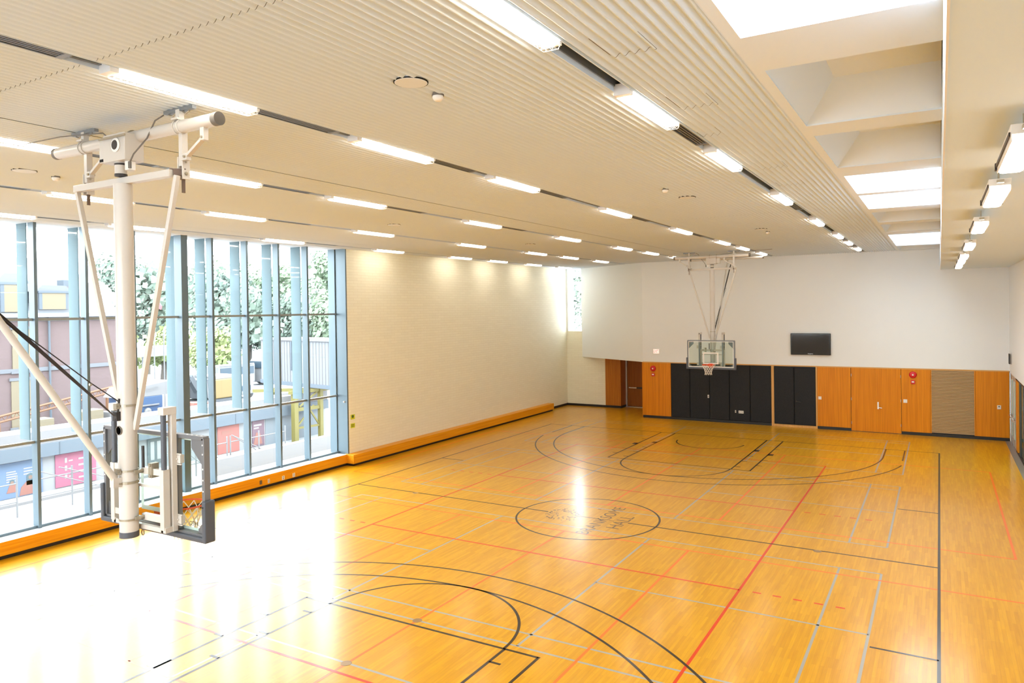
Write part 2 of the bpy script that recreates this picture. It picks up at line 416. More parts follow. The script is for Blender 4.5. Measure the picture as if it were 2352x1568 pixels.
B(-6.73, -5.5, YD+.72, YD+.78, .03, 2.49).build('door_panel', M_wooddoor, d3)
B(-6.82, -5.2, YD+.60, YD+.76, 0, .025).build('threshold', M_steel, d3)
MB().bar((-6.62, YD+.66, 1.03), (-6.2, YD+.66, 1.03), .035, .05).bar((-6.62, YD+.72, 1.03), (-6.62, YD+.66, 1.03), .05, .05).build('push_bar', M_steel, d3)
MB().bar((-6.2, YD+.66, 1.03), (-5.8, YD+.66, 1.03), .045, .07).bar((-5.8, YD+.73, 1.03), (-5.8, YD+.66, 1.03), .05, .06).build('push_bar_case', M_darkmetal, d3)
MB().box(-5.74, -5.66, YD+.69, YD+.72, .95, 1.25).bar((-5.7, YD+.67, 1.12), (-5.62, YD+.67, 1.12), .03, .03).build('lock_plate', M_steel, d3)

# wood and pad zone of the far wall
struct(B(-4.65, XR, YB+.02, YB+.3, 0, 2.68), 'wall_back.003', M_blackbase)
def panel(x0, x1, z0=.12, m=M_woodv, name='trim_wood_panel'):
    return struct(B(x0+.004, x1-.004, YB-.03, YB+.02, z0, 2.655), name, m)
panel(-4.65, -3.25); panel(3.22, 4.53); panel(6.41, 7.44); panel(8.96, 10.06)
struct(B(-4.65, 10.06, YB-.035, YB+.02, 2.655, 2.70), 'trim_top_rail', M_woodx)
for x0, x1 in ((-4.65, 1.33), (3.2, 4.54), (6.41, 10.06)):
    struct(B(x0, x1, YB-.045, YB+.01, 0, .115), 'baseboard_back', M_blackbase)
struct(B(1.33, 1.39, YB-.06, YB+.02, 0, 2.655), 'trim_pad_divider', M_woodpale)
ordn = ['first', 'second', 'third', 'fourth', 'fifth', 'sixth', 'seventh', 'eighth', 'ninth', 'tenth']
px_ = [-3.235, -2.33, -1.41, -.51, .41, 1.325]
padlab = ['charcoal wall pad beside the wood panel with the fire bell', 'charcoal wall pad behind the hoop, with a wall switch cut into its edge',
          'charcoal wall pad standing in the middle of the five', 'charcoal wall pad with white outlets near its foot', 'charcoal wall pad next to the padded double door']
for i in range(5):
    o = B(px_[i]+.008, px_[i+1]-.008, YB-.07, YB+.015, .13, 2.64).build('wall_pad', M_pad, bevel=.018)
    tag(o, padlab[i], 'wall pad', 'charcoal pads on the far wall')
d1 = thing('door_2', None, None, (2.3, YB, 0)); d1['kind'] = 'structure'
MB().box(1.39, 1.44, YB-.05, YB+.02, .1, 2.655).box(3.16, 3.22, YB-.05, YB+.02, .1, 2.655).box(1.39, 3.22, YB-.05, YB+.02, 0, .10).build('door_frame', M_woodpale, d1)
for a, c in ((1.45, 2.27), (2.30, 3.15)):
    B(a, c, YB-.075, YB+.01, .13, 2.60).build('padded_leaf', M_pad, d1, bevel=.018)
MB().bar((2.36, YB-.12, 1.14), (2.56, YB-.12, 1.12), .03, .03).bar((2.37, YB-.07, 1.14), (2.37, YB-.12, 1.14), .03, .05).build('door_handle', M_darkmetal, d1)
d2 = thing('door_3', None, None, (5.4, YB, 0)); d2['kind'] = 'structure'
B(4.545, 5.470, YB-.03, YB+.02, .02, 2.655).build('door_leaf', M_woodv, d2)
B(5.473, 6.40, YB-.03, YB+.02, .02, 2.655).build('door_leaf', M_woodv, d2)
MB().box(5.53, 5.58, YB-.045, YB-.028, .98, 1.27).build('lock_plate', M_steel, d2)
MB().bar((5.54, YB-.06, 1.05), (5.70, YB-.06, 1.03), .025, .025).bar((5.55, YB-.03, 1.05), (5.55, YB-.06, 1.05), .025, .04).build('door_handle', M_steel, d2)
for x, k in ((4.555, 0), (6.39, 1)):
    hb = MB()
    for z in (.3, 1.3, 2.3): hb.tube([(x, YB-.04, z), (x, YB-.04, z+.11)], .008, 6)
    hb.build('hinge', M_steel, d2)
B(4.54, 6.41, YB-.035, YB+.01, 0, .018).build('threshold', M_darkmetal, d2)
gl = thing('louver_grille', 'tan slatted ventilation grille set between two wood panels', 'vent', (8.2, YB, .12))
MB().box(7.445, 7.475, YB-.03, YB+.02, .12, 2.655).build('side_rail', M_woodv, gl)
MB().box(8.925, 8.955, YB-.03, YB+.02, .12, 2.655).build('side_rail', M_woodv, gl)
sl = MB()
for k in range(44):
    z = .15+k*.0572
    sl.add([(7.475, YB-.025, z), (8.925, YB-.025, z), (8.925, YB+.005, z+.012), (7.475, YB+.005, z+.012), (7.475, YB-.025, z+.034), (8.925, YB-.025, z+.034), (8.925, YB+.005, z+.046), (7.475, YB+.005, z+.046)],
           [(0, 3, 2, 1), (4, 5, 6, 7), (0, 1, 5, 4), (1, 2, 6, 5), (2, 3, 7, 6), (3, 0, 4, 7)])
sl.build('slats', M_louver, gl)
struct(B(XL, XL+.02, 16.9, YD, 0, .12), 'baseboard_left', M_blackbase)
struct(B(XL, -6.83, YD-.05, YD, 0, .115), 'baseboard_corner', M_blackbase)
struct(B(-6.85, -6.80, YD-.05, YD+.7, 0, .115), 'baseboard_corner.001', M_blackbase)

# right wall: glazed doors at the far end, stone strip on the floor
struct(B(9.91, 10.3, 9.3, YB-.05, 0, .004), 'floor_strip', M_stone)
struct(B(11.6, 11.8, 8.5, YB+.3, 0, 3.0), 'wall_corridor', M_white)
struct(B(10.1, 11.8, 8.5, YB+.3, 2.64, 2.9), 'ceiling_corridor', M_white)
struct(B(10.3, 11.8, 8.5, YB+.3, -.12, 0), 'floor_corridor', M_stone)
struct(B(10.1, 11.8, YB+.0, YB+.3, 0, 2.64), 'wall_corridor_end', M_white)
d4 = thing('door_4', None, None, (10.14, 16.0, 0)); d4['kind'] = 'structure'
fr = MB()
for y in (16.68, 15.62, 14.55): fr.box(10.10, 10.17, y-.05, y+.05, 0, 2.64)
fr.box(10.10, 10.17, 14.5, 16.72, 2.56, 2.64)
fr.build('door_frame', M_alu, d4)
for a, c in ((15.68, 16.62), (14.61, 15.56)):
    lf = MB().box(10.11, 10.16, a, a+.11, .02, 2.54).box(10.11, 10.16, c-.11, c, .02, 2.54).box(10.11, 10.16, a, c, .02, .27).box(10.11, 10.16, a, c, 2.42, 2.54).box(10.11, 10.16, a, c, .95, 1.08)
    lf.build('door_leaf', M_alu, d4)
    B(10.13, 10.14, a+.11, c-.11, .27, 2.42).build('pane', G_door, d4)
    MB().bar((10.04, a+.1, 1.03), (10.04, c-.1, 1.03), .04, .05).bar((10.11, a+.13, 1.03), (10.04, a+.13, 1.03), .04, .04).bar((10.11, c-.13, 1.03), (10.04, c-.13, 1.03), .04, .04).build('push_bar', M_steel, d4)
w3 = thing('window_3', None, None, (10.14, 12.0, 0)); w3['kind'] = 'structure'
fr = MB().box(10.10, 10.17, 9.3, 14.5, 0, .06).box(10.10, 10.17, 9.3, 14.5, 2.56, 2.64)
for y in (13.2, 11.9, 10.6, 9.35): fr.box(10.10, 10.17, y-.03, y+.03, 0, 2.64)
fr.build('window_frame', M_darkmetal, w3)
B(10.13, 10.14, 9.38, 14.5, .06, 2.56).build('pane', G_door, w3)
struct(B(10.1, 10.2, 13.9, 14.5, 0, 2.64), 'trim_wood_post', M_woodv)

# ------------------------------------------------------------------ ceiling
PITCH, AMP = .09, .016
ROWS = [5.06, 1.48, -2.10, -5.68, -9.24]
SW = .09
edges = [6.30]
strips = []
xr_ = 6.30
for r in ROWS:
    strips.append((r+SW, xr_)); xr_ = r-SW
strips.append((-9.97, xr_))
LONGS = [4.43, -1.08, -4.66, -8.24]           # long joints midway between the slots
cv = MB()
def corr(x0, x1, y0, y1):
    n = max(2, int((x1-x0)/PITCH*8)); v = []; f = []
    for i in range(n+1):
        x = x0+(x1-x0)*i/n; z = ZC+AMP*math.sin(2*PI*x/PITCH)
        v += [(x, y0, z), (x, y1, z)]
    f = [(2*i, 2*i+1, 2*i+3, 2*i+2) for i in range(n)]
    cv.add(v, f)
YJ = -13.3
for x0, x1 in strips:
    cuts = [x0]+[l for l in LONGS if x0 < l < x1]+[x1]
    for a, c in zip(cuts[:-1], cuts[1:]):
        a2 = a+(.004 if a in LONGS else 0); c2 = c-(.004 if c in LONGS else 0)
        ys = [YF, YJ, 1.0, 10.0, YB if a > -4.6 else 20.3]
        for p, q in zip(ys[:-1], ys[1:]): corr(a2, c2, p+.002, q-.002)
cm = cv.build('ceiling', M_ceil, smooth=True); cm['kind'] = 'structure'
ed = MB()
for r in ROWS:
    for s in (-1, 1): ed.box(r+s*SW-.006, r+s*SW+.006, YF, YB if r > -4.6 else 20.0, ZC-.014, ZC+.16)
ed.box(6.30, 6.312, YF, YB, ZC-.02, ZC+.3)
struct(ed, 'trim_slot_edges', M_ceil)
struct(MB().box(-10.6, 6.30, YF, 20.4, ZC+.24, ZC+.34), 'ceiling_void', M_black)
# long white band with skylights and coffers
XA, XB2 = 6.41, 7.82
SK = [(-16.0, -13.55), (-13.3, -10.85), (-3.43, -1.14), (-.84, 1.54), (8.81, 11.30), (11.50, 13.75)]
CO = [(-9.9, -7.45), (-6.86, -4.30), (2.3, 4.75), (5.35, 7.85), (14.3, 16.4)]
ops = sorted([(a, c, 's') for a, c in SK]+[(a, c, 'c') for a, c in CO])
bnd = MB(); y = YF
bnd.box(6.312, XA, YF, YB, ZC-.02, ZC+.5)
for a, c, k in ops:
    bnd.box(XA, XB2, y, a, ZC-.02 if (k == 'c' or True) else 0, ZC+.5); y = c
bnd.box(XA, XB2, y, YB, ZC-.02, ZC+.5)
struct(bnd, 'ceiling_skylight_band', M_white2)
for i, (a, c) in enumerate(CO):
    cf = MB(); zt, ins = ZC+.42, .35
    o_ = [(XA, a, ZC), (XB2, a, ZC), (XB2, c, ZC), (XA, c, ZC)]; t_ = [(XA+ins, a+.15, zt), (XB2, a+.15, zt), (XB2, c-ins, zt), (XA+ins, c-ins, zt)]
    cf.add(o_+t_, [(0, 1, 5, 4), (1, 2, 6, 5), (2, 3, 7, 6), (3, 0, 4, 7), (4, 5, 6, 7)])
    struct(cf, 'ceiling_coffer', M_white2)
for i, (a, c) in enumerate(SK):
    wdw = thing('window_%d' % (i+4), None, None, ((XA+XB2)/2, (a+c)/2, ZC+.05)); wdw['kind'] = 'structure'
    B(XA, XB2, a, c, ZC+.06, ZC+.075).build('pane', G_win, wdw)
# right-hand bulkhead and lowered ceiling
struct(MB().box(XB2, XR+.2, YF, YB, 6.66, 8.1), 'ceiling_lowered', mat('lowered_ceiling_white', (.72, .84, .95), .75))
struct(B(XB2-.001, XB2+.012, YF, YB, 6.652, 6.67), 'trim_bulkhead_bead', M_plastic)

# ------------------------------------------------------------------ big window wall
ZS, ZW = .39, ZC
wn = thing('window_1', None, None, (-10.4, -7, ZS)); wn['kind'] = 'structure'
MY = [-15.12, -13.9, -12.72, -11.5, -10.3, -9.12, -7.9, -6.72, -5.49, -4.07, -3.12, -1.9, -.68, .54]
for y in MY:
    if abs(y+4.07) < .01: MB().box(-10.56, -10.24, y-.10, y+.10, ZS, ZW).build('column_mullion', M_mull, wn)
    else: MB().box(-10.54, -10.30, y-.035, y+.035, ZS, ZW).build('mullion', M_mull, wn)
MB().box(-10.54, -10.36, -16.0, 1.97, ZS, ZS+.06).build('window_frame', M_mull, wn)
ys = [-16.0]+MY+[1.97]
for z, in ((2.39,), (5.24,)):
    for a, c in zip(ys[:-1], ys[1:]): B(-10.50, -10.40, a+.036, c-.036, z-.03, z+.03).build('transom', M_trans, wn)
for a, c in zip(ys[:-1], ys[1:]): B(-10.475, -10.465, a+.03, c-.03, ZS+.05, ZW-.06).build('pane', G_win, wn)
for y in MY: MB().box(-11.03, -10.60, y-.05, y-.03, 2.42, 9.2).build('glass_fin', G_fin, wn)
struct(MB().box(-10.75, XL+.0, 1.97, 2.03, ZS-.1, ZW).box(-10.75, -10.44, 1.93, 1.97, ZS, ZW), 'trim_window_jamb', M_mull)
struct(B(-11.3, XL, YF, 2.03, ZW, ZW+.5), 'wall_left.003', M_white)
struct(MB().box(-10.62, -9.925, YF, 1.85, ZS-.03, ZS), 'window_sill_1', M_sill)
struct(MB().box(-9.95, -9.92, YF, 1.86, .09, ZS-.002).box(-10.2, -9.95, YF, 1.84, .09, .12), 'trim_window_sill_front', M_woody)
struct(B(-10.2, -9.98, YF, 1.86, 0, .09), 'baseboard_window', M_blackbase)
struct(MB().box(XL-.1, -9.62, 1.87, 16.95, .08, .385), 'trim_heater_cover', M_woody, bevel=.01)
struct(B(XL-.1, -9.68, 1.90, 16.9, 0, .08), 'baseboard_heater', M_blackbase)

# outlets on the wood front of the sill
for (y, z, wd, m, lab) in ((-1.97+.12, .21, .09, M_brownmetal, 'brown outlet plate in the wooden window sill front'),
                     (-1.55, .19, .07, M_plastic, 'narrow cream outlet plate in the wooden sill, beside the brown one'),
                     (-.98, .17, .10, M_plastic, 'cream double outlet plate in the wooden sill, middle of the row of outlets'),
                     (-.55, .17, .10, M_plastic, 'cream outlet plate in the wooden sill, closest of its row to the heater cover')):
    o = thing('wall_outlet', lab, 'outlet', (-9.92, y, z), 'outlets in the window sill front')
    B(-9.92, -9.912, y-wd/2, y+wd/2, z-.06, z+.06).build('cover_plate', m, o)
    MB().box(-9.912, -9.909, y-.015, y+.015, z+.012, z+.042).build('socket', M_capgrey, o)
    MB().box(-9.912, -9.909, y-.015, y+.015, z-.042, z-.012).build('socket', M_capgrey, o)
# yellow signs
for z0, z1, lab, k in ((1.55, 1.72, 'yellow green sign with dark round symbol, upper of two on the brick wall', 0), (1.25, 1.41, 'yellow green sign with printed lines, lower of two on the brick wall', 1)):
    o = thing('wall_sign', lab, 'sign', (XL, 2.22, z0))
    B(XL, XL+.006, 2.12, 2.33, z0, z1).build('sign_plate', M_yellow, o)
    if k == 0: MB().lathe((XL+.006, 2.225, (z0+z1)/2+.015), [(.055, 0), (.055, .002)], 16, 'x').build('symbol', M_inkgreen, o)
    else:
        m_ = MB()
        for j in range(2): m_.box(XL+.006, XL+.008, 2.14, 2.30, z0+.05+j*.05, z0+.07+j*.05)
        m_.build('print', M_inkgreen, o)
o = MB().lathe((-10.1, 1.965, 2.19), [(.03, 0), (.03, -.03), (.02, -.05)], 12, 'y').build('contact_sensor', M_plastic); tag(o, 'small round white sensor on the blue grey jamb beside the window', 'sensor')

# ------------------------------------------------------------------ ceiling lights in the slots
def light_proto():
    r = thing('ceiling_light', '', 'ceiling light', (0, 0, 0), 'caged strip lights in the ceiling slots')
    L_, wd = 1.5, .085
    MB().box(-wd, wd, -L_/2, L_/2, .0, .07).box(-wd, wd, -L_/2-.08, -L_/2, -.045, .07).box(-wd, wd, L_/2, L_/2+.04, -.03, .07).build('housing', M_housing, r)
    ln = MB(); n = 8; v = []
    for yy in (-L_/2, L_/2):
        for i in range(n+1):
            a = PI*i/n; v.append((-wd*.92*math.cos(a), yy, -.034*math.sin(a)-.002))
    f = [(i, i+1, n+2+i, n+1+i) for i in range(n)]+[tuple(range(n+1)), tuple(range(n+1, 2*n+2))]
    ln.add(v, f).build('lens', M_lamp, r, smooth=True)
    g = MB()
    for k in range(25):
        yy = -L_/2+L_*k/24
        g.tube([(-wd, yy, .01), (-wd, yy, -.05), (-wd*.75, yy, -.068), (wd*.75, yy, -.068), (wd, yy, -.05), (wd, yy, .01)], .0022, 4)
    for x, z in ((-wd, -.05), (-wd*.75, -.068), (-wd*.25, -.068), (wd*.25, -.068), (wd*.75, -.068), (wd, -.05)):
        g.tube([(x, -L_/2-.01, z), (x, L_/2+.01, z)], .0022, 4)
    for x in (-.06, 0, .06): g.tube([(x, L_/2, -.068), (x, L_/2+.03, -.06), (x, L_/2+.04, -.03)], .0022, 4)
    g.build('wire_guard', M_guard, r)
    return r
YLS = [17.55, 14.2, 10.9, 7.95, 3.45, -1.42, -6.0, -9.2, -12.33]
rown = ['the slot nearest the skylights', 'the second slot from the skylights', 'the middle ceiling slot', 'the second slot from the windows', 'the slot above the windows']
lp = None
for ri, rx in enumerate(ROWS):
    yl = YLS[1:] if ri < 4 else YLS
    for k, yy in enumerate(yl):
        lab = 'caged strip light in %s, %s from the far wall' % (rown[ri], ordn[k])
        if lp is None: lp = light_proto(); o = lp; o.location = (rx, yy, ZC-.01); o['label'] = lab
        else: o = dup(lp, (rx, yy, ZC-.01), None, lab)
# linear air diffusers filling part of the gaps
def diff_proto(Ld):
    r = thing('air_diffuser', '', 'air vent', (0, 0, 0), 'slotted air diffusers in the ceiling slots')
    MB().box(-.088, -.075, -Ld/2, Ld/2, -.004, .04).box(.075, .088, -Ld/2, Ld/2, -.004, .04).box(-.088, .088, -Ld/2, -Ld/2+.03, -.004, .04).box(-.088, .088, Ld/2-.06, Ld/2, -.004, .04).build('frame', M_diff, r)
    m_ = MB()
    for x in (-.038, 0, .038): m_.box(x-.008, x+.008, -Ld/2+.02, Ld/2-.02, 0, .035)
    m_.build('blades', M_diff, r)
    return r
dp = None
DY = {0: [(-7.77, 'a'), (.1, 'a'), (9.4, 'a'), (12.6, 'a'), (15.5, 'a')], 1: [(-14.1, 'b'), (-10.95, 'b'), (-7.9, 'b'), (-4.6, 'b'), (.1, 'b'), (5.0, 'b')], 2: [(-10.9, 'b'), (-7.85, 'b'), (-4.5, 'b'), (.1, 'b')], 3: [(-10.9, 'b'), (-7.9, 'b'), (-4.4, 'b')], 4: [(-7.8, 'b'), (.2, 'b')]}
for ri in DY:
    lst = sorted(DY[ri], reverse=True)
    for k, (yy, _) in enumerate(lst):
        lab = 'grey slotted air diffuser in %s, %s from the far wall' % (rown[ri], ordn[k])
        if dp is None: dp = diff_proto(1.25); o = dp; o.location = (ROWS[ri], yy, ZC-.012); o['label'] = lab
        else: o = dup(dp, (ROWS[ri], yy, ZC-.012), None, lab)
# small hanger clamps in open parts of the slots
# grey backing rail inside the open slot parts
struct(MB().box(*[1.40, 1.44, YF, YB, ZC+.02, ZC+.10]).box(-2.18, -2.14, YF, YB, ZC+.02, ZC+.10).box(4.97, 4.99, YF, YB, ZC+.04, ZC+.12).box(-5.76, -5.72, YF, YB, ZC+.02, ZC+.1).box(-9.32, -9.28, YF, YB, ZC+.02, ZC+.1), 'trim_slot_rail', M_diff)

# lights under the lowered ceiling
sp_ = None
SLY = [-10.05, -7.45, -3.75, .60, 4.45, 6.95, 9.9]
for k, yy in enumerate(reversed(SLY)):
    lab = 'white box light under the lowered ceiling, %s from the far wall' % ordn[k]
    if sp_ is None:
        r = thing('soffit_light', lab, 'ceiling light', (0, 0, 0), 'box lights under the lowered ceiling')
        MB().box(-.095, .095, -.72, .72, .03, .10).box(-.095, -.085, -.72, .72, -.02, .05).box(.085, .095, -.72, .72, -.02, .05).build('housing', M_housing, r, bevel=.006)
        MB().box(-.083, .083, -.70, .70, -.03, .04).build('lens', M_lamp, r, bevel=.02)
        MB().box(-.105, -.096, -.70, .70, .02, .05).box(-.11, -.085, .66, .72, .0, .06).box(.085, .11, .66, .72, .0, .06).build('side_rail', M_darkmetal, r)
        MB().box(-.03, .03, .72, .80, .05, .08).box(-.03, .03, -.80, -.72, .05, .08).tube([(0, .5, .1), (0, .5, .25)], .008, 6).tube([(0, -.5, .1), (0, -.5, .25)], .008, 6).build('bracket', M_zinc, r)
        sp_ = r; r.location = (8.31, yy, 6.45)
    else: dup(sp_, (8.31, yy, 6.45), None, lab)

# round ceiling speakers and detectors
spots = [(3.46, -11.37, 'round white ceiling speaker near the caged lights, the largest seen'), (3.48, -2.63, 'round white ceiling speaker above mid court, second from the far wall in its line'), (3.44, 4.49, 'round white ceiling speaker closest to the far hoop'),
         (-3.98, -11.17, 'round white ceiling speaker behind the near hoop post'), (-4.04, -2.55, 'round white ceiling speaker between the slots over the left court'), (-4.02, 4.49, 'faint round white ceiling speaker toward the corner window')]
for x, y, lab in spots:
    o = thing('ceiling_speaker', lab, 'speaker', (x, y, ZC), 'round ceiling speakers')
    MB().lathe((x, y, ZC-.018), [(.155, .0), (.16, .01), (.16, .03)], 28).build('speaker_cover', M_spk, o, smooth=True)
    MB().lathe((x, y, ZC-.015), [(.166, .0), (.166, .012)], 28).build('cutout_ring', M_black, o)
for x, y, lab in ((3.44, -10.91, 'small white smoke detector beside the largest ceiling speaker'), (3.44, -3.86, 'small white smoke detector over mid court before the speaker'), (3.45, 5.37, 'small white smoke detector beyond the speaker closest to the far hoop'), (-4.1, -10.66, 'small white smoke detector behind the near hoop post')):
    o = thing('smoke_detector', lab, 'smoke detector', (x, y, ZC), 'smoke detectors')
    MB().lathe((x, y, ZC-.075), [(.03, 0), (.045, .012), (.055, .03), (.055, .05)], 18).build('detector_head', M_plastic, o, smooth=True)
    MB().lathe((x, y, ZC-.025), [(.062, 0), (.062, .03)], 18).build('detector_base', M_capgrey, o)
# access panels seen as wavy joints
for i, (x0, x1, y0, y1) in enumerate(((5.33, 5.75, -11.42, -10.97), (5.33, 5.75, -9.48, -9.0), (5.2, 5.42, -7.9, -7.6), (5.34, 5.75, -5.35, -4.85), (5.30, 5.72, -3.4, -2.95))):
    m_ = MB(); n = 40
    def wz(x): return ZC+AMP*math.sin(2*PI*x/PITCH)-.0015
    for yy in (y1,):
        v = []
        for j in range(n+1):
            x = x0+(x1-x0)*j/n; v += [(x, yy-.004, wz(x)), (x, yy+.004, wz(x))]
        m_.add(v, [(2*j, 2*j+1, 2*j+3, 2*j+2) for j in range(n)])
    m_.box(x0-.002, x0+.002, y0, y1, wz(x0)-.001, wz(x0)+.001); m_.box(x1-.001, x1+.001, y0, y1, wz(x1)-.001, wz(x1)+.001)
    o = m_.build('access_panel', mat('joint_shadow_gap', (.12, .09, .07), .9))
    tag(o, 'wavy edged access panel joint in the ribbed ceiling, %s from the camera end' % ordn[i], 'access panel', 'access panels in the ribbed ceiling')

# ------------------------------------------------------------------ far wall fittings
tv = thing('television', 'large black wall television above the padded double door', 'television', (2.97, YB, 3.64))
B(2.16, 3.78, YB-.10, YB-.02, 3.17, 4.10).build('tv_frame', M_tvframe, tv, bevel=.02)
B(2.22, 3.72, YB-.104, YB-.099, 3.27, 4.04).build('screen', M_screen, tv)
text_mb('Panasonic', (2.97, YB-.105, 3.225), (1, 0, 0), (0, 0, 1), .035, .20, 0, True).build('maker_lettering', M_steel, tv)
MB().tube([(3.30, YB-.03, 3.17), (3.29, YB-.03, 3.10), (3.34, YB-.03, 3.08), (3.38, YB-.03, 3.11), (3.37, YB-.03, 3.17)], .006, 6).build('cable', M_plastic, tv)
B(2.6, 3.3, YB-.03, YB, 3.4, 3.9).build('wall_bracket', M_darkmetal, tv)
ex = thing('exit_sign', 'lit white exit sign with red letters over the fire bell panel', 'exit sign', (-3.96, YB, 3.2))
B(-4.13, -3.78, YB-.05, YB, 3.08, 3.34).build('sign_box', M_plastic, ex, bevel=.008)
B(-4.09, -3.82, YB-.053, YB-.049, 3.11, 3.31).build('sign_face', M_exitw, ex)
text_mb('EXIT', (-3.955, YB-.054, 3.21), (1, 0, 0), (0, 0, 1), .14, .22, 0, True).build('lettering', M_exitr, ex)
for x, z, n_ in ((-4.12, 2.38, 'beside the dark pads'), (6.83, 2.44, 'beside the louver grille')):
    bs = thing('fire_alarm_bell', 'round red fire alarm bell on the wood panel '+n_, 'alarm bell', (x, YB-.03, z), 'fire alarm bells')
    MB().lathe((x, YB-.03, z), [(.14, -.01), (.135, -.045), (.11, -.07), (.05, -.085), (.0, -.088)], 28, 'y').build('gong', M_red, bs, smooth=True)
    MB().lathe((x, YB-.118, z), [(.035, 0), (.03, -.004)], 14, 'y').build('maker_badge', M_plastic, bs)
    st = thing('alarm_strobe', 'small red alarm strobe under the fire bell '+n_, 'alarm strobe', (x, YB-.03, z-.29), 'alarm strobes')
    B(x-.075, x+.075, YB-.075, YB-.03, z-.37, z-.22).build('strobe_box', M_red, st, bevel=.01)
    B(x-.045, x+.045, YB-.082, YB-.074, z-.31, z-.26).build('strobe_lens', M_plastic, st)
for x, z, wd, hh, lab in ((3.32, 1.33, .13, .13, 'square cream switch plate beside the padded double door'), (6.55, 1.36, .14, .14, 'square cream switch plate beside the wooden double door')):
    o = thing('switch_plate', lab, 'light switch', (x, YB-.03, z))
    B(x-wd/2, x+wd/2, YB-.042, YB-.03, z-hh/2, z+hh/2).build('cover_plate', M_plastic, o, bevel=.003)
    MB().box(x-.04, x-.012, YB-.048, YB-.042, z-.02, z+.02).build('rocker', M_plastic, o)
    MB().box(x+.012, x+.04, YB-.048, YB-.042, z-.02, z+.02).build('rocker', M_plastic, o)
o = thing('thermostat', 'white thermostat with a dark display on the wood panel by the glazed doors', 'thermostat', (9.73, YB-.03, 1.28))
B(9.665, 9.79, YB-.055, YB-.03, 1.21, 1.36).build('thermostat_case', M_plastic, o, bevel=.004)
B(9.70, 9.755, YB-.058, YB-.054, 1.29, 1.325).build('display', M_darkmetal, o)
for x0, x1, z0, z1, lab, nm in ((-1.50, -1.43, 1.10, 1.24, 'white switch in the edge of the wall pads behind the hoop', 'wall_switch'), (-.26, -.21, .49, .60, 'narrow white outlet low on the wall pads', 'wall_outlet'), (-.10, .12, .47, .59, 'wide white outlet plate low on the wall pads', 'wall_outlet')):
    o = thing(nm, lab, 'outlet' if nm == 'wall_outlet' else 'light switch', ((x0+x1)/2, YB-.07, z0))
    B(x0, x1, YB-.082, YB-.068, z0, z1).build('cover_plate', M_plastic, o, bevel=.002)
    q = MB(); n_ = 3 if x1-x0 > .1 else 1
    for j in range(n_):
        cx = x0+(j+.5)*(x1-x0)/n_; q.box(cx-.012, cx+.012, YB-.086, YB-.081, z0+.03, z1-.03)
    q.build('insert', M_capgrey, o)
o = thing('wall_clock_speaker', 'white wall box with a black speaker front above the glazed doors', 'wall speaker', (XR, 15.9, 3.5))
B(XR-.05, XR, 15.85, 16.45, 3.00, 3.45).build('back_box', M_plastic, o, bevel=.01)
B(XR-.09, XR-.05, 15.75, 16.05, 3.02, 3.40).build('speaker_front', M_darkmetal, o, bevel=.01)
# floor sockets
for x, y, r_, lab in ((0, -7.0, .085, 'round brass floor socket cover at the near free throw line'), (-.01, -8.73, .085, 'round brass floor socket cover inside the near key'), (0, 8.71, .085, 'round brass floor socket cover inside the far key'),
                      (0, 6.98, .085, 'round brass floor socket cover at the far free throw line'), (5.46, -.05, .085, 'round brass floor socket cover on the centre line near the sideline'), (4.52, 9.34, .04, 'tiny round floor socket cover at the far end of the thick red line'),
                      (0, 11.2, .08, 'round brass floor socket cover under the far hoop'), (0, 14.83, .085, 'round brass floor socket cover before the dark wall pads'), (-5.46, -.05, .085, 'round brass floor socket cover on the centre line near the windows')):
    o = MB().lathe((x, y, 0), [(r_, 0), (r_, .002), (r_*.85, .003), (r_*.8, .002)], 24).build('floor_socket_cover', M_socket)
    tag(o, lab, 'floor socket', 'floor socket covers')
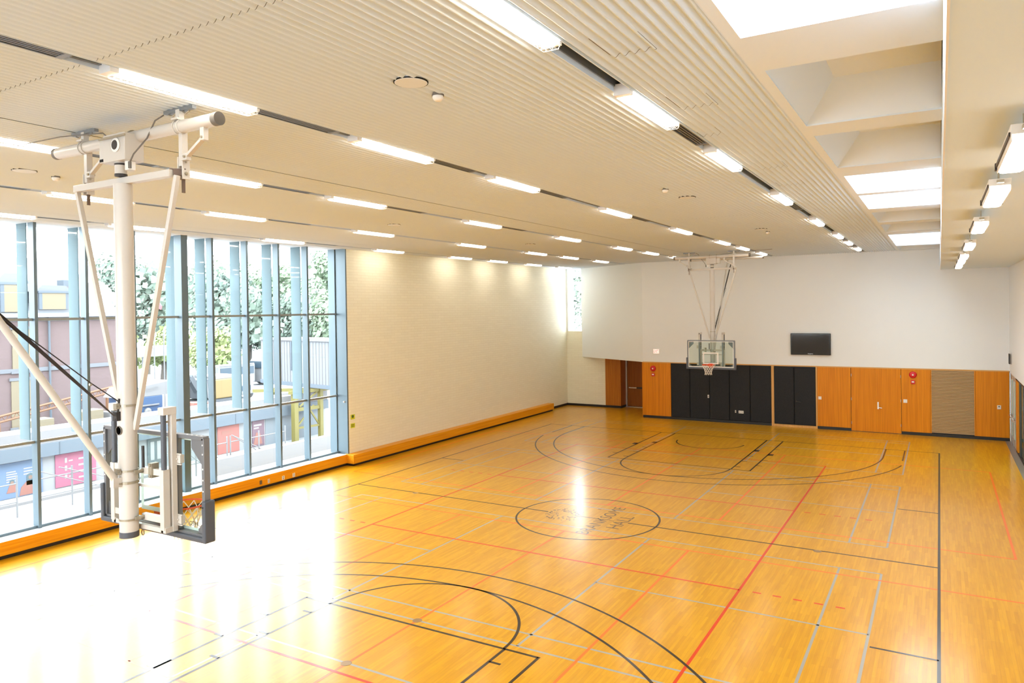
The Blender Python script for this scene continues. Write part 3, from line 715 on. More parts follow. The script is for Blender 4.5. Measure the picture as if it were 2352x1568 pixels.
# ------------------------------------------------------------------ hoops hung from the ceiling
def hoop(label):
    """local frame: pole axis at the origin, +y toward the court, heights are world heights"""
    r = thing('basketball_hoop', label, 'basketball hoop')
    MB().tube([(0, 0, 2.92), (0, 0, 6.76)], .098, 28).build('main_post', M_cream, r, smooth=True)
    MB().tube([(0, 0, 2.86), (0, 0, 2.925)], .101, 28).build('post_cap', M_boardpad, r, smooth=True)
    c = MB().bar((-.96, .02, 6.80), (.84, .02, 6.80), .075, .075)
    c.build('cross_beam', M_cream, r, bevel=.005)
    pb = MB().tube([(-1.46, .09, 7.29), (1.46, .09, 7.29)], .066, 24)
    p = pb.build('ceiling_pipe', M_cream, r, smooth=True)
    MB().tube([(1.45, .09, 7.29), (1.52, .09, 7.29)], .069, 24).build('pipe_cap', M_capgrey, p, smooth=True)
    MB().tube([(-1.50, .09, 7.29), (-1.45, .09, 7.29)], .069, 24).build('pipe_cap', M_capgrey, p, smooth=True)
    p2 = MB().tube([(-1.5, -2.25, 7.33), (1.5, -2.25, 7.33)], .048, 20).build('rear_ceiling_pipe', M_cream, r, smooth=True)
    MB().tube([(1.48, -2.25, 7.33), (1.54, -2.25, 7.33)], .051, 20).build('pipe_cap', M_capgrey, p2, smooth=True)
    MB().tube([(-1.54, -2.25, 7.33), (-1.48, -2.25, 7.33)], .051, 20).build('pipe_cap', M_capgrey, p2, smooth=True)
    for s in (-1, 1):
        x = s*.885
        h = MB().box(x-.03, x+.03, .09, .16, 6.88, 7.28).box(x-.045, x-.03, .08, .17, 6.74, 6.98).box(x+.03, x+.045, .08, .17, 6.74, 6.98)
        h.build('hanger_arm', M_cream, r, bevel=.004)
        k = MB().tube([(x-.06, .12, 6.80), (x+.06, .12, 6.80)], .013, 8).tube([(x-.055, .12, 6.92), (x+.055, .12, 6.92)], .010, 8)
        k.lathe((x+.046, .12, 6.80), [(.02, 0), (.02, .008)], 8, 'x').build('hinge_pin', M_zinc, r)
        MB().bar((x, .12, 6.60 if s > 0 else 6.62), (x, .12, 6.80), .014, .035).build('safety_strap', M_brownmetal, r)
        # clamp and rail up to the ceiling
        cl = MB()
        for dx in (-.035, .035):
            cl.tube([(x+dx, .09+.072*math.cos(a), 7.29+.072*math.sin(a)) for a in [i*2*PI/16 for i in range(16)]], .007, 6, closed=True)
        cl.box(x-.05, x+.05, .02, .16, 7.355, 7.375).box(x-.03, x+.03, .06, .12, 7.37, 7.47)
        cl.build('pipe_clamp', M_cream, r)
        q = MB().box(x-.24, x+.24, .065, .115, 7.45, 7.485)
        q.build('ceiling_channel', M_diff, r)
        MB().tube([(x-.18, .09, 7.44), (x-.12, .09, 7.42), (x-.06, .09, 7.44)], .01, 6).build('channel_hook', M_zinc, r)
        MB().tube([(x+.06, .09, 7.44), (x+.10, .09, 7.42), (x+.16, .09, 7.44)], .01, 6).build('channel_hook', M_zinc, r)
        # folding link to the side
        x2 = x+.39
        MB().box(x2-.03, x2+.03, .06, .12, 7.10, 7.23).box(x+.03, x+.12, .07, .13, 6.93, 7.0).bar((x+.09, .10, 6.965), (x2, .09, 7.13), .03, .05, (0, 1, 0)).build('folding_link', M_cream, r, bevel=.003)
        MB().tube([(x2, .05, 7.13), (x2, .13, 7.13)], .014, 8).tube([(x+.10, .05, 6.965), (x+.10, .14, 6.965)], .014, 8).build('link_bolt', M_zinc, r)
        # slanted side braces to the post
        xa = .93*s-.02; pts0, pts1 = (xa, .03, 6.77), (s*.10, .03, 4.05)
        MB().bar(pts0, pts1, .05, .05, (0, 1, 0)).build('side_brace', M_cream, r, bevel=.004)
    MB().bar((.84, .03, 6.81), (.885, .12, 6.81), .05, .06).bar((.80, .02, 6.845), (.93, .12, 6.845), .03, .012).build('hinge_bracket', M_brownmetal, r)
    # winch box and its motor
    wb = MB().box(-.20, .20, -.10, .13, 7.0, 7.30).box(-.34, -.20, -.06, .10, 7.02, 7.26)
    w_ = wb.build('winch_box', M_cream, r, bevel=.008)
    MB().lathe((.05, -.10, 7.17), [(.072, 0), (.078, -.012), (.06, -.02)], 20, 'y').build('motor_ring', M_plastic, w_, smooth=True)
    MB().lathe((.05, -.118, 7.17), [(.055, 0), (.05, -.006)], 20, 'y').build('motor_vent', M_darkmetal, w_)
    MB().box(-.33, -.21, -.064, -.058, 7.03, 7.06).box(-.34, -.2, .02, .08, 7.26, 7.27).build('cable_slot', M_black, w_)
    MB().box(-.22, .26, -.14, -.12, 7.245, 7.265).build('mounting_strap', M_zinc, w_)
    MB().tube([(0, -.02, 6.86), (0, -.02, 7.0)], .062, 18).build('winch_drum', M_cream, r, smooth=True)
    MB().tube([(0, -.02, 6.845), (0, -.02, 6.87)], .066, 18).build('drum_band', M_darkmetal, r, smooth=True)
    MB().tube([(0, -.02, 6.965), (0, -.02, 6.985)], .066, 18).build('drum_band', M_darkmetal, r, smooth=True)
    MB().box(.10, .18, -.04, .04, 6.90, 7.0).build('relay_case', M_plastic, r, bevel=.006)
    for x in (-.21, .06):
        MB().tube([(x, .09+.074*math.cos(a), 7.29+.074*math.sin(a)) for a in [i*2*PI/16 for i in range(16)]], .008, 6, closed=True).build('pipe_strap', M_zinc, r)
    MB().tube([(-2.3, .0, 7.47), (-1.2, -.02, 7.44), (-.3, -.04, 7.36), (-.15, -.06, 7.28)], .007, 6).tube([(.60, .10, 7.46), (.52, .05, 7.40), (.42, .02, 7.22), (.3, -.06, 7.05), (.26, -.08, 6.96)], .008, 6).build('power_cable', M_capgrey, r)
    MB().tube([(.26, -.08, 6.90), (.26, -.08, 6.97)], .018, 10).build('cable_plug', M_capgrey, r)
    # back brace and lifting strap run up behind the board
    MB().tube([(0, -.14, 3.50), (0, -2.55, 7.33)], .036, 14).build('back_brace', M_cream, r, smooth=True)
    st = MB(); A, Bp = Vector((0, -.15, 4.22)), Vector((0, -3.05, 7.15)); k = 14; v = []
    for i in range(k+1):
        p = A.lerp(Bp, i/k); tw = PI*.42*math.sin(PI*min(1, i/k*1.2)); sx = Vector((math.cos(tw), 0, 0)) + Vector((0, .7, .7))*math.sin(tw)*.8
        wdt = .022+.0*i
        v += [p-sx*wdt, p+sx*wdt, p+sx*wdt+Vector((0, .003, -.003)), p-sx*wdt+Vector((0, .003, -.003))]
    f = []
    for i in range(k):
        o = i*4
        for a in range(4): f.append((o+a, o+(a+1) % 4, o+4+(a+1) % 4, o+4+a))
    st.add(v, f+[(0, 1, 2, 3), tuple(k*4+j for j in range(4))]).build('lifting_strap', M_strap, r)
    MB().tube([(0, -.06, 4.34), (.01, -.40, 4.60), (.02, -.9, 5.02), (0, -2.2, 6.1)], .006, 6).build('safety_cable', M_strap, r)
    MB().lathe((0, -.40, 4.585), [(.0, -.02), (.018, -.01), (.018, .01), (0, .02)], 10).build('cable_ferrule', M_zinc, r)
    MB().tube([(0, -.14, 4.16), (0, -.10, 4.28), (.02, -.10, 4.40)], .012, 6).box(-.04, .03, -.14, -.09, 4.16, 4.26).build('strap_hook', M_darkmetal, r)
    # ring clamps
    for z, hh in ((4.32, .012), (3.60, .010), (3.47, .014), (3.06, .010)):
        g = MB().lathe((0, 0, z), [(.101, -hh), (.106, -hh), (.106, hh), (.101, hh)], 28)
        if z > 3.4: g.box(-.03, .03, -.14, -.10, z-.03, z+.03).tube([(-.05, -.12, z), (.05, -.12, z)], .010, 8)
        g.build('ring_clamp', M_zinc, r, smooth=False)
    MB().box(-.035, .035, -.19, -.09, 3.44, 3.54).build('brace_socket', M_cream, r)
    MB().lathe((.0, -.101, 4.05), [(.052, 0), (.052, -.004), (.044, -.004), (.044, 0)], 20, 'y').build('inspection_ring', M_capgrey, r)
    # frame between post and board
    for s in (-1, 1):
        x = s*.46
        MB().box(x-.04, x+.03, .09, .17, 2.96, 3.62).build('slide_housing', M_cream, r, bevel=.004)
        MB().tube([(x-.01, .13, 3.60), (x-.01, .13, 4.23)], .029, 16).build('slide_tube', M_boardpad, r, smooth=True)
        MB().box(x-.05, x+.05, .09, .25, 4.22, 4.30).box(x-.02, x+.045, .19, .25, 2.93, 4.26).box(x-.04, x+.04, .10, .24, 2.93, 2.99).build('height_channel', M_cream, r, bevel=.003)
        for z in (3.05, 3.72):
            MB().box(x-.02, x+.10, .25, .30, z-.045, z+.045).box(x-.06, x+.12, .245, .262, z+.05, z+.062).box(x-.06, x+.12, .245, .262, z-.062, z-.05).tube([(x+.05, .24, z), (x+.05, .31, z)], .012, 8).build('board_bracket', M_zinc if z > 4 else M_cream, r)
    for z in (3.585, 3.07):
        MB().box(-.46, -.08, .10, .15, z-.035, z+.035).box(.08, .46, .10, .15, z-.035, z+.035).build('cross_bar', M_cream, r, bevel=.003)
        MB().box(-.13, .13, .06, .115, z-.02, z+.0).box(-.13, -.1, 0, .1, z-.02, z+.02).box(.1, .13, 0, .1, z-.02, z+.02).build('post_bracket', M_zinc, r)
    MB().box(-.46, .46, .10, .15, 2.93, 2.98).box(-.46, .46, .10, .14, 3.40, 3.43).build('lower_bar', M_cream, r, bevel=.003)
    MB().tube([(.12, .10, 3.62), (.12, .10, 3.86)], .016, 10).build('crank_handle', M_darkmetal, r)
    MB().box(.24, .30, .08, .17, 3.52, 3.68).lathe((.27, .07, 3.66), [(.02, 0), (.02, .02)], 8, 'y').lathe((.27, .07, 3.54), [(.02, 0), (.02, .02)], 8, 'y').build('height_clamp', M_zinc, r)
    MB().tube([(.06+.022*math.cos(a), .12, 2.88+.03*math.sin(a)) for a in [i*2*PI/14 for i in range(14)]], .006, 6, closed=True).build('pull_ring', M_zinc, r)
    # glass board with steel frame; front of the board is at y = .34
    bz0, bz1, bx = 2.90, 3.97, .915
    bd = B(-bx, bx, .328, .34, bz0, bz1).build('glass_board', G_board, r)
    MB().box(-.305, .305, .341, .343, 3.05, 3.10).box(-.305, .305, .341, .343, 3.46, 3.51).box(-.305, -.255, .341, .343, 3.10, 3.46).box(.255, .305, .341, .343, 3.10, 3.46).build('target_square', M_plastic, bd)
    MB().box(-bx+.03, bx-.03, .341, .343, bz0+.025, bz0+.06).box(-bx+.03, bx-.03, .341, .343, bz1-.05, bz1-.03).box(-bx+.03, -bx+.05, .341, .343, bz0+.03, bz1-.03).box(bx-.05, bx-.03, .341, .343, bz0+.03, bz1-.03).build('border_stripe', M_plastic, bd)
    text_mb('GARED', (.67, .344, 3.0), (-1, 0, 0), (0, 0, 1), .045, .20, .001, True).build('maker_lettering', M_black, bd)
    fr = MB().box(-bx-.01, bx+.01, .27, .345, bz1-.02, bz1+.022).box(-bx-.01, bx+.01, .27, .345, bz0-.02, bz0+.03)
    for s in (-1, 1): fr.box(s*bx-.022, s*bx+.022, .27, .345, bz0, bz1)
    bf = fr.build('board_frame', M_boardframe, r, bevel=.003)
    for s in (-1, 1):
        MB().box(s*.46-.022, s*.46+.022, .28, .326, bz0, bz1).build('board_mullion', M_boardframe, r)
        g = MB()
        g.prism([(s*(bx-.02), .30, bz1-.02), (s*(bx-.23), .30, bz1-.02), (s*(bx-.23), .30, bz1-.12), (s*(bx-.02), .30, bz1-.33)], (0, .012, 0)); g.build('corner_gusset', M_boardframe, r); g = MB()
        g.prism([(s*(bx-.02), .30, bz0+.02), (s*(bx-.13), .30, bz0+.02), (s*(bx-.13), .30, bz0+.07), (s*(bx-.02), .30, bz0+.18)], (0, .012, 0))
        g.build('corner_gusset', M_boardframe, r)
        ho = MB()
        for z in (bz0+.5, bz0+.62, bz0+.74, bz0+.9, bz0+1.0):
            ho.lathe((s*bx-s*.0, .27, z), [(.009, 0), (.009, -.003)], 8, 'y')
        for xx in (.30, .42, .62, .70, .78, .86): ho.lathe((s*xx, .30, bz1+.022), [(.012, 0), (.012, .002)], 8, 'z')
        ho.build('bolt_holes', M_plastic, bf)
    # foam padding wraps the lower edge and corners
    pd = MB().box(-bx-.02, bx+.02, .24, .375, bz0-.055, bz0+.005)
    for s in (-1, 1): pd.box(min(s*(bx-.0), s*(bx+.06)), max(s*(bx-.0), s*(bx+.06)), .24, .375, bz0-.055, bz0+.40)
    pe = pd.build('edge_padding', M_boardpad, r, bevel=.016, seg=3)
    MB().lathe((bx+.0, .239, bz0+.335), [(.009, 0), (.009, -.003)], 8, 'y').lathe((bx+.03, .239, bz0+.335), [(.009, 0), (.009, -.003)], 8, 'y').build('padding_screw', M_black, pe)
    # rim and net
    n = 40; rc = (0, .70, 3.05); R_ = .235
    rm = MB().tube([(rc[0]+R_*math.cos(2*PI*i/n), rc[1]+R_*math.sin(2*PI*i/n), 3.05) for i in range(n)], .0105, 8, closed=True)
    rm.box(-.075, .075, .345, .36, 2.93, 3.07).prism([(-.07, .36, 3.055), (.07, .36, 3.055), (.11, .52, 3.055), (-.11, .52, 3.055)], (0, 0, -.012))
    rm.prism([(-.07, .36, 2.95), (-.07, .36, 3.04), (-.10, .50, 3.04)], (.01, 0, 0)).prism([(.07, .36, 2.95), (.07, .36, 3.04), (.10, .50, 3.04)], (-.01, 0, 0))
    rb = rm.build('rim', M_rim, r, smooth=True)
    hk = MB()
    for i in range(12):
        a = 2*PI*i/12; x, y = R_*math.cos(a), .70+R_*math.sin(a); hk.tube([(x, y, 3.04), (x*.98, .70+R_*.98*math.sin(a), 3.018)], .004, 5)
    hk.build('net_hooks', M_rim, rb)
    nb = MB(); prof = [(.232, 3.035), (.205, 2.96), (.165, 2.89), (.138, 2.82), (.125, 2.75), (.135, 2.66)]
    for i in range(12):
        for sgn in (1, -1):
            pts = []
            for j, (q, z) in enumerate(prof):
                a = 2*PI*(i+sgn*j*.5)/12
                pts.append((q*math.cos(a), .70+q*math.sin(a), z))
            nb.tube(pts, .0055, 5)
    nb.build('net', M_net, r)
    return r
h1 = hoop('near ceiling hung hoop by the windows, its glass board seen from behind')
h1.location = (0, -12.1, 0)
for c in h1.children: pass
h2 = dup(h1, (0, 12.1, 0), PI, 'far ceiling hung hoop, its glass board seen from the front before dark pads')

# ------------------------------------------------------------------ outside the windows
GZ = -2.35
M_conc = noise_tint(mat('pale_concrete', (.5, .5, .5), .9), (.25, .27, .29), (.29, .30, .31), (1, 1, 1), .35)
M_conc2 = mat('white_concrete', (0.149, 0.149, 0.155), .8)
M_fascia = mat('blue_grey_fascia', (0.081, 0.105, 0.130), .7)
M_redbrick = mat('red_brick', (0.105, 0.068, 0.068), .85)
bb = brick_bump(M_redbrick, (0.000, 0.000, 0.000), .26, .085, .3, .01)
bb.inputs['Color1'].default_value = (0.102, 0.071, 0.073, 1); bb.inputs['Color2'].default_value = (0.090, 0.062, 0.062, 1); bb.inputs['Mortar'].default_value = (0.105, 0.087, 0.087, 1)
nodes(M_redbrick)[1].new(bb.outputs[0], nodes(M_redbrick)[2].inputs['Base Color'])
M_slate = noise_tint(mat('pale_slate_roof', (0.093, 0.102, 0.115), .8), (0.090, 0.099, 0.115), (0.102, 0.112, 0.124), (.3, .3, 6), 2)
M_bluetrim = mat('blue_grey_woodwork', (0.056, 0.074, 0.093), .7)
M_ply = mat('plywood_board', (0.133, 0.112, 0.074), .8)
M_ext_white = mat('exterior_white_paint', (0.136, 0.140, 0.146), .6)
M_ext_white2 = mat('exterior_ribbed_white', (0.150, 0.158, 0.170), .6)
M_ext_yellow = mat('scaffold_yellow', (0.133, 0.118, 0.031), .6)
M_leafA = mat('tree_leaves_bluish', (.105, .15, .125), .8); M_leafB = mat('tree_leaves_green', (.125, .165, .12), .8); M_leafC = mat('tree_leaves_lime', (.17, .20, .09), .8)
for m_, c1, c2 in ((M_leafA, (.12, .17, .135), (.22, .28, .235)), (M_leafB, (.15, .21, .14), (.24, .30, .21)), (M_leafC, (.18, .235, .09), (.28, .32, .15))):
    noise_tint(m_, c1, c2, (1, 1, 1), .6, 4, .35, .65)
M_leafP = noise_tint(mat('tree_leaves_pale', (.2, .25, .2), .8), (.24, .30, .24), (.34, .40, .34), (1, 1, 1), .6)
M_bark = mat('tree_bark', (.10, .09, .08), .9)
M_orange = mat('exterior_orange', (0.136, 0.062, 0.028), .6)
M_blue = mat('exterior_blue', (0.022, 0.056, 0.124), .5)
M_exyel = mat('machine_yellow', (0.133, 0.093, 0.028), .5)
M_exgrey = mat('machine_grey', (0.043, 0.050, 0.059), .6)
M_tyre = mat('tyre_black', (0.019, 0.020, 0.022), .8)
M_vglass = mat('vehicle_glass', (0.031, 0.050, 0.068), .15)

struct(MB().box(-200, -10.6, -60, 160, GZ-.4, GZ).box(-10.6, 40, -60, -19.8, GZ-.4, GZ), 'ground', M_conc)
# low kerbs and barrier
tag(B(-20.2, -19.8, -14, 5.2, GZ, GZ+.22).build('concrete_kerb', M_conc2), 'long pale kerb on the ground outside the big window', 'kerb')
tag(B(-22.1, -21.7, 5.4, 17, GZ, GZ+.75).build('concrete_barrier', M_conc2), 'long white barrier wall below the yellow frame outside', 'barrier')
tag(B(-24.7, -24.4, -16, 6, GZ, GZ+.12).build('concrete_kerb', M_conc2), 'second pale kerb at the foot of the poster hoarding', 'kerb')
# covered walkway with posters
hd = thing('site_hoarding', 'long white roofed site hoarding hung with posters outside the windows', 'hoarding', (-26, 0, GZ))
B(-26.3, -26.0, -22, 17, GZ, -.75).build('hoarding_wall', mat('hoarding_white', (.20, .21, .225), .7), hd)
B(-26.6, -25.7, -22, 17, -.78, -.22).build('fascia', M_fascia, hd)
B(-27.2, -25.8, -22, 17, -.22, .34).build('parapet', M_conc2, hd)
jn = MB()
for k in range(12): jn.box(-25.70, -25.69, -18+3.1*k, -17.96+3.1*k, -.78, -.22)
jn.build('fascia_joint', M_bluetrim, hd)
B(-26.0, -25.98, 12.2, 16.8, GZ, -.8).build('blue_panel', mat('hoarding_bluegrey', (.13, .155, .18), .7), hd)
def poster(name, y0, y1, z0, z1, c, lab, extra):
    o = thing(name, lab, 'poster', (-25.98, (y0+y1)/2, z0), 'posters on the site hoarding')
    B(-25.99, -25.96, y0, y1, z0, z1).build('poster_sheet', mat('poster_'+name, c, .6), o)
    for k, (nm, mb_, m_) in enumerate(extra): mb_.build(nm, m_, o)
    return o
XP = -25.955
Mmint = mat('poster_mint', (.07, .20, .155), .6); Mlil = mat('poster_lilac', (.19, .17, .21), .6); Mink = mat('poster_ink', (.05, .09, .11), .6)
Mpw = mat('poster_white', (.24, .24, .25), .6); Mcoral = mat('poster_coral', (.20, .09, .075), .6); Mskin = mat('poster_skin_tone', (.15, .10, .08), .6)
def dots(y0, y1, z0, z1, n=4):
    m_ = MB()
    for i in range(2):
        for j in range(2):
            yy = y0+(y1-y0)*(.33+.34*i); zz = z0+(z1-z0)*(.22+.28*j); m_.lathe((XP, yy, zz), [(.045, 0), (.045, .004)], 10, 'x')
    m_.box(XP, XP+.004, y0+.12, y1-.12, z1-.16, z1-.10); m_.box(XP, XP+.004, y0+.2, y1-.2, z1-.28, z1-.24)
    return m_
poster('poster', -5.0, -4.05, -1.58, -.84, (.07, .20, .155), 'mint green poster at the top of the four square chequered group', [('print', dots(-5.0, -4.05, -1.58, -.84), Mink)])
poster('poster.001', -4.03, -3.1, -1.55, -.84, (.20, .175, .215), 'pale lilac poster beside the mint one at the top of the chequered group', [('print', dots(-4.03, -3.1, -1.55, -.84), Mink)])
poster('poster.002', -5.0, -4.05, -2.33, -1.6, (.20, .175, .216), 'pale lilac poster under the mint one in the chequered group', [('print', dots(-5.0, -4.05, -2.33, -1.6), Mink)])
poster('poster.003', -4.03, -3.1, -2.33, -1.57, (.07, .20, .156), 'mint green poster at the bottom of the chequered group', [('print', dots(-4.03, -3.1, -2.33, -1.57), Mink)])
collage = MB(); rr = random.Random(5)
for k in range(34):
    y_, z_ = rr.uniform(-2.6, -2.2), rr.uniform(-2.25, -.95); collage.box(XP, XP+.003, y_, y_+rr.uniform(.06, .14), z_, z_+rr.uniform(.05, .14))
poster('poster.004', -2.75, -2.02, -2.33, -.84, (.11, .12, .125), 'dark mottled picture poster between the mint group and the blue poster', [('print', collage, Mcoral)])
ar = [(a_, z_) for a_, z_ in ((-1.55, -2.3), (-1.32, -2.3), (-1.32, -1.9), (-1.42, -1.78), (-1.52, -1.88))]
fig = MB().prism([(XP, -.92, -2.3), (XP, -.10, -2.3), (XP, -.22, -1.85), (XP, -.42, -1.70), (XP, -.62, -1.72), (XP, -.85, -1.95)], (.004, 0, 0)).prism([(XP, -1.42, -2.1), (XP, -1.0, -2.1), (XP, -1.05, -1.78), (XP, -1.3, -1.78)], (.004, 0, 0))
txb = MB()
for k in range(5): txb.box(XP, XP+.004, -1.42, -1.05+.05*(k % 2), -1.25-.1*k, -1.20-.1*k)
for k in range(3): txb.box(XP, XP+.004, -.75, -.3, -1.20-.12*k, -1.15-.12*k)
hair = MB().lathe((XP+.002, -.48, -1.56), [(.16, 0), (.16, .004)], 16, 'x').lathe((XP+.002, -1.2, -1.64), [(.10, 0), (.10, .004)], 16, 'x').prism([(XP+.001, -.64, -1.6), (XP+.001, -.33, -1.6), (XP+.001, -.3, -1.9), (XP+.001, -.64, -1.9)], (.003, 0, 0))
face = MB().lathe((XP+.006, -.48, -1.58), [(.085, 0), (.085, .004)], 14, 'x').lathe((XP+.006, -1.2, -1.68), [(.07, 0), (.07, .004)], 14, 'x')
poster('poster.005', -1.72, .02, -2.33, -.84, (.085, .135, .215), 'blue poster showing two seated people', [('clothing_print', fig, Mcoral), ('text_block', txb, Mpw), ('hair_print', hair, Mink), ('face_print', face, Mskin)])
ltr = MB()
for k, zz in enumerate((-1.25, -1.6, -1.95)): ltr.box(XP, XP+.004, .95, 1.05, zz, zz+.22).box(XP, XP+.004, 1.12, 1.3, zz+.04, zz+.10)
for k in range(4): ltr.box(XP, XP+.004, 1.55, 2.05, -1.2-.28*k, -1.12-.28*k)
poster('poster.006', .55, 2.35, -2.3, -.84, (.235, .075, .125), 'pink red poster with white block letters beside the near hoop post', [('text_block', ltr, Mpw)])
poster('poster.007', 4.9, 5.9, -2.1, -.84, (.07, .09, .10), 'dark panel with upright window shapes beside the near board frame', [('print', MB().box(XP, XP+.003, 5.05, 5.25, -1.9, -1.0).box(XP, XP+.003, 5.4, 5.6, -1.9, -1.0), Mpw)])
poster('poster.008', 8.95, 10.35, -2.33, -.84, (.235, .085, .075), 'plain coral red poster on the hoarding', [('print', MB().box(XP, XP+.003, 9.2, 9.9, -1.3, -1.1), Mcoral)])
poster('poster.009', 11.25, 12.1, -2.3, -.84, (.11, .07, .095), 'narrow plum poster with a red figure', [('figure_print', MB().prism([(XP, 11.3, -2.2), (XP, 11.95, -2.2), (XP, 11.8, -1.6), (XP, 11.5, -1.5)], (.004, 0, 0)), Mcoral), ('text_block', MB().box(XP, XP+.004, 11.35, 11.9, -1.15, -1.05).box(XP, XP+.004, 11.35, 11.7, -1.3, -1.22), Mpw)])
o = thing('sculpted_figure_poster', 'dark standing figure cut-out on a pale sheet of the hoarding', 'poster', (-25.95, 10.85, GZ))
MB().prism([(XP+.01, 10.72, -2.2), (XP+.01, 10.95, -2.2), (XP+.01, 11.0, -1.5), (XP+.01, 10.93, -1.2), (XP+.01, 10.78, -1.2), (XP+.01, 10.70, -1.55)], (.01, 0, 0)).lathe((XP+.01, 10.86, -1.1), [(.09, 0), (.09, .01)], 12, 'x').build('figure_print', mat('poster_figure_blue', (.07, .10, .13), .7), o)
# white site fence rails in front of the hoarding
def rail(y0, y1, lab, diag):
    o = thing('site_fence', lab, 'fence', (-22.6, y0, GZ), 'white site fences before the hoarding')
    p = MB()
    for yy in (y0, (y0+y1)/2, y1): p.tube([(-22.6, yy, GZ), (-22.6, yy, -.75)], .035, 6)
    p.build('post', M_ext_white, o)
    MB().tube([(-22.6, y0, -1.05), (-22.6, y1, -1.05)], .025, 6).tube([(-22.6, y0, -1.75), (-22.6, y1, -1.75)], .025, 6).build('rail', M_ext_white, o)
    q = MB()
    for a_, c_ in diag: q.tube([(-22.5, a_, -.7), (-22.5, c_, -1.9)], .022, 6)
    q.build('diagonal_brace', M_ext_white, o)
rail(-5.5, -2.6, 'white tube fence before the mint and lilac posters', [])
rail(-2.0, .9, 'white tube fence before the blue poster', [(-1.9, .8), (-1.1, 1.9)])
rail(3.4, 6.9, 'white tube fence before the coral poster', [(4.1, 5.5), (4.9, 6.6)])
rail(7.1, 10.6, 'white tube fence before the plum poster', [(7.1, 8.9), (7.1, 9.3)])
# yellow frame carrying the white cabin
sf = thing('steel_support_frame', 'pale yellow steel frame under the white site cabin', 'support frame', (-25, 14.5, GZ))
for x, y, w_ in ((-25.17, 13.7, .30), (-24.9, 15.5, .24), (-27.6, 14.3, .24), (-27.4, 16.0, .24)):
    MB().box(x-w_/2, x+w_/2, y-w_/2, y+w_/2, GZ, .70).build('upright', M_ext_yellow, sf)
MB().bar((-25.17, 13.7, -.45), (-24.9, 15.5, -.45), .16, .2).bar((-25.17, 13.7, -1.55), (-24.9, 15.5, -1.55), .1, .12).bar((-28.2, 13.2, .6), (-24.9, 15.6, .6), .16, .2).bar((-25.2, 13.3, .6), (-24.7, 17.0, .6), .16, .2).build('cross_beam', M_ext_yellow, sf)
MB().bar((-25.17, 13.8, -1.5), (-24.95, 15.0, -.3), .07, .09).bar((-24.95, 15.4, -1.5), (-25.1, 14.4, .0), .07, .09).bar((-25.1, 14.0, -.3), (-24.95, 15.4, .55), .07, .09).build('diagonal_brace', M_ext_yellow, sf)
cb = thing('site_cabin', 'ribbed white site cabin raised on the yellow frame', 'site cabin', (-27, 15.4, .70))
a0_, a1_ = Vector((-30.7, 16.02, 0)), Vector((-22.6, 14.6, 0)); d_ = (a1_-a0_).normalized(); n_ = Vector((-d_.y, d_.x, 0))
if n_.y < 0: n_ = -n_
cbm = MB().prism([tuple(a0_+Vector((0, 0, .72))), tuple(a1_+Vector((0, 0, .72))), tuple(a1_+n_*2.6+Vector((0, 0, .72))), tuple(a0_+n_*2.6+Vector((0, 0, .72)))], (0, 0, 2.93))
cbm.build('cabin_body', M_ext_white2, cb)
rb_ = MB()
for k in range(26):
    p = a0_+d_*(.25+.31*k)-n_*.01; rb_.bar(tuple(p+Vector((0, 0, .95))), tuple(p+Vector((0, 0, 3.5))), .03, .03, tuple(d_))
rb_.build('wall_ribs', M_ext_white, cb)
MB().bar(tuple(a0_-n_*.04+Vector((0, 0, 3.64))), tuple(a1_-n_*.04+Vector((0, 0, 3.64))), .12, .16).build('roof_rail', M_ext_white, cb)
MB().bar(tuple(a0_-n_*.03+Vector((0, 0, .86))), tuple(a1_-n_*.03+Vector((0, 0, .86))), .12, .22).build('base_rail', M_fascia, cb)
MB().tube([tuple(a0_+d_*3.6-n_*.08+Vector((0, 0, 1.7))), tuple(a0_+d_*3.6-n_*.08+Vector((0, 0, 3.5)))], .05, 6).build('drain_pipe', M_fascia, cb)
# red brick house
bh = thing('brick_house', 'old red brick house with pale slate roof and boarded dormers outside', 'house', (-46, 0, GZ))
B(-56, -42, -24, 13.1, GZ, 5.35).build('brick_wall', M_redbrick, bh)
MB().prism([(-41.6, 0, 5.4), (-49, 0, 9.55), (-56.4, 0, 5.4)], (0, 13.3, 0)).prism([(-41.6, -24, 5.4), (-49, -24, 9.55), (-56.4, -24, 5.4)], (0, 24, 0)).build('roof', M_slate, bh)
MB().box(-41.75, -41.45, -24, 13.3, 5.25, 5.5).build('gutter', M_ext_white, bh)
MB().box(-42.0, -41.9, -24, 13.1, 5.0, 5.25).box(-42.03, -41.9, -24, 13.1, 1.8, 2.05).build('cornice', M_slate, bh)
for (y0, y1, z0, z1, rz) in ((8.15, 9.6, 5.75, 6.8, 7.3), (5.95, 7.0, 5.6, 7.3, 8.0)):
    dm = MB().box(-45.5, -41.9, y0-.25, y1+.25, 5.4, z1+.12).build('dormer', M_slate, bh)
    MB().prism([(-41.8, y0-.45, z1+.1), (-41.8, y1+.45, z1+.1), (-41.8, y1+.0, rz), (-41.8, y0+.0, rz)], (-4.5, 0, 0)).build('dormer_roof', M_slate, dm)
    B(-41.88, -41.8, y0, y1, z0, z1).build('boarded_window', M_ply, dm)
    MB().box(-41.89, -41.75, y0-.25, y1+.25, z1, z1+.14).box(-41.89, -41.8, y0-.2, y0, z0, z1).box(-41.89, -41.8, y1, y1+.12, z0, z1).build('window_trim', M_bluetrim, dm)
MB().box(-43.6, -42.1, 9.75, 10.6, 5.3, 7.25).build('chimney_base', M_redbrick, bh)
MB().box(-43.4, -42.6, 9.9, 10.35, 7.25, 7.7).build('chimney_pot', M_bluetrim, bh)
MB().box(-49.6, -48.4, 5.6, 7.2, 9.0, 10.35).build('chimney', M_slate, bh)
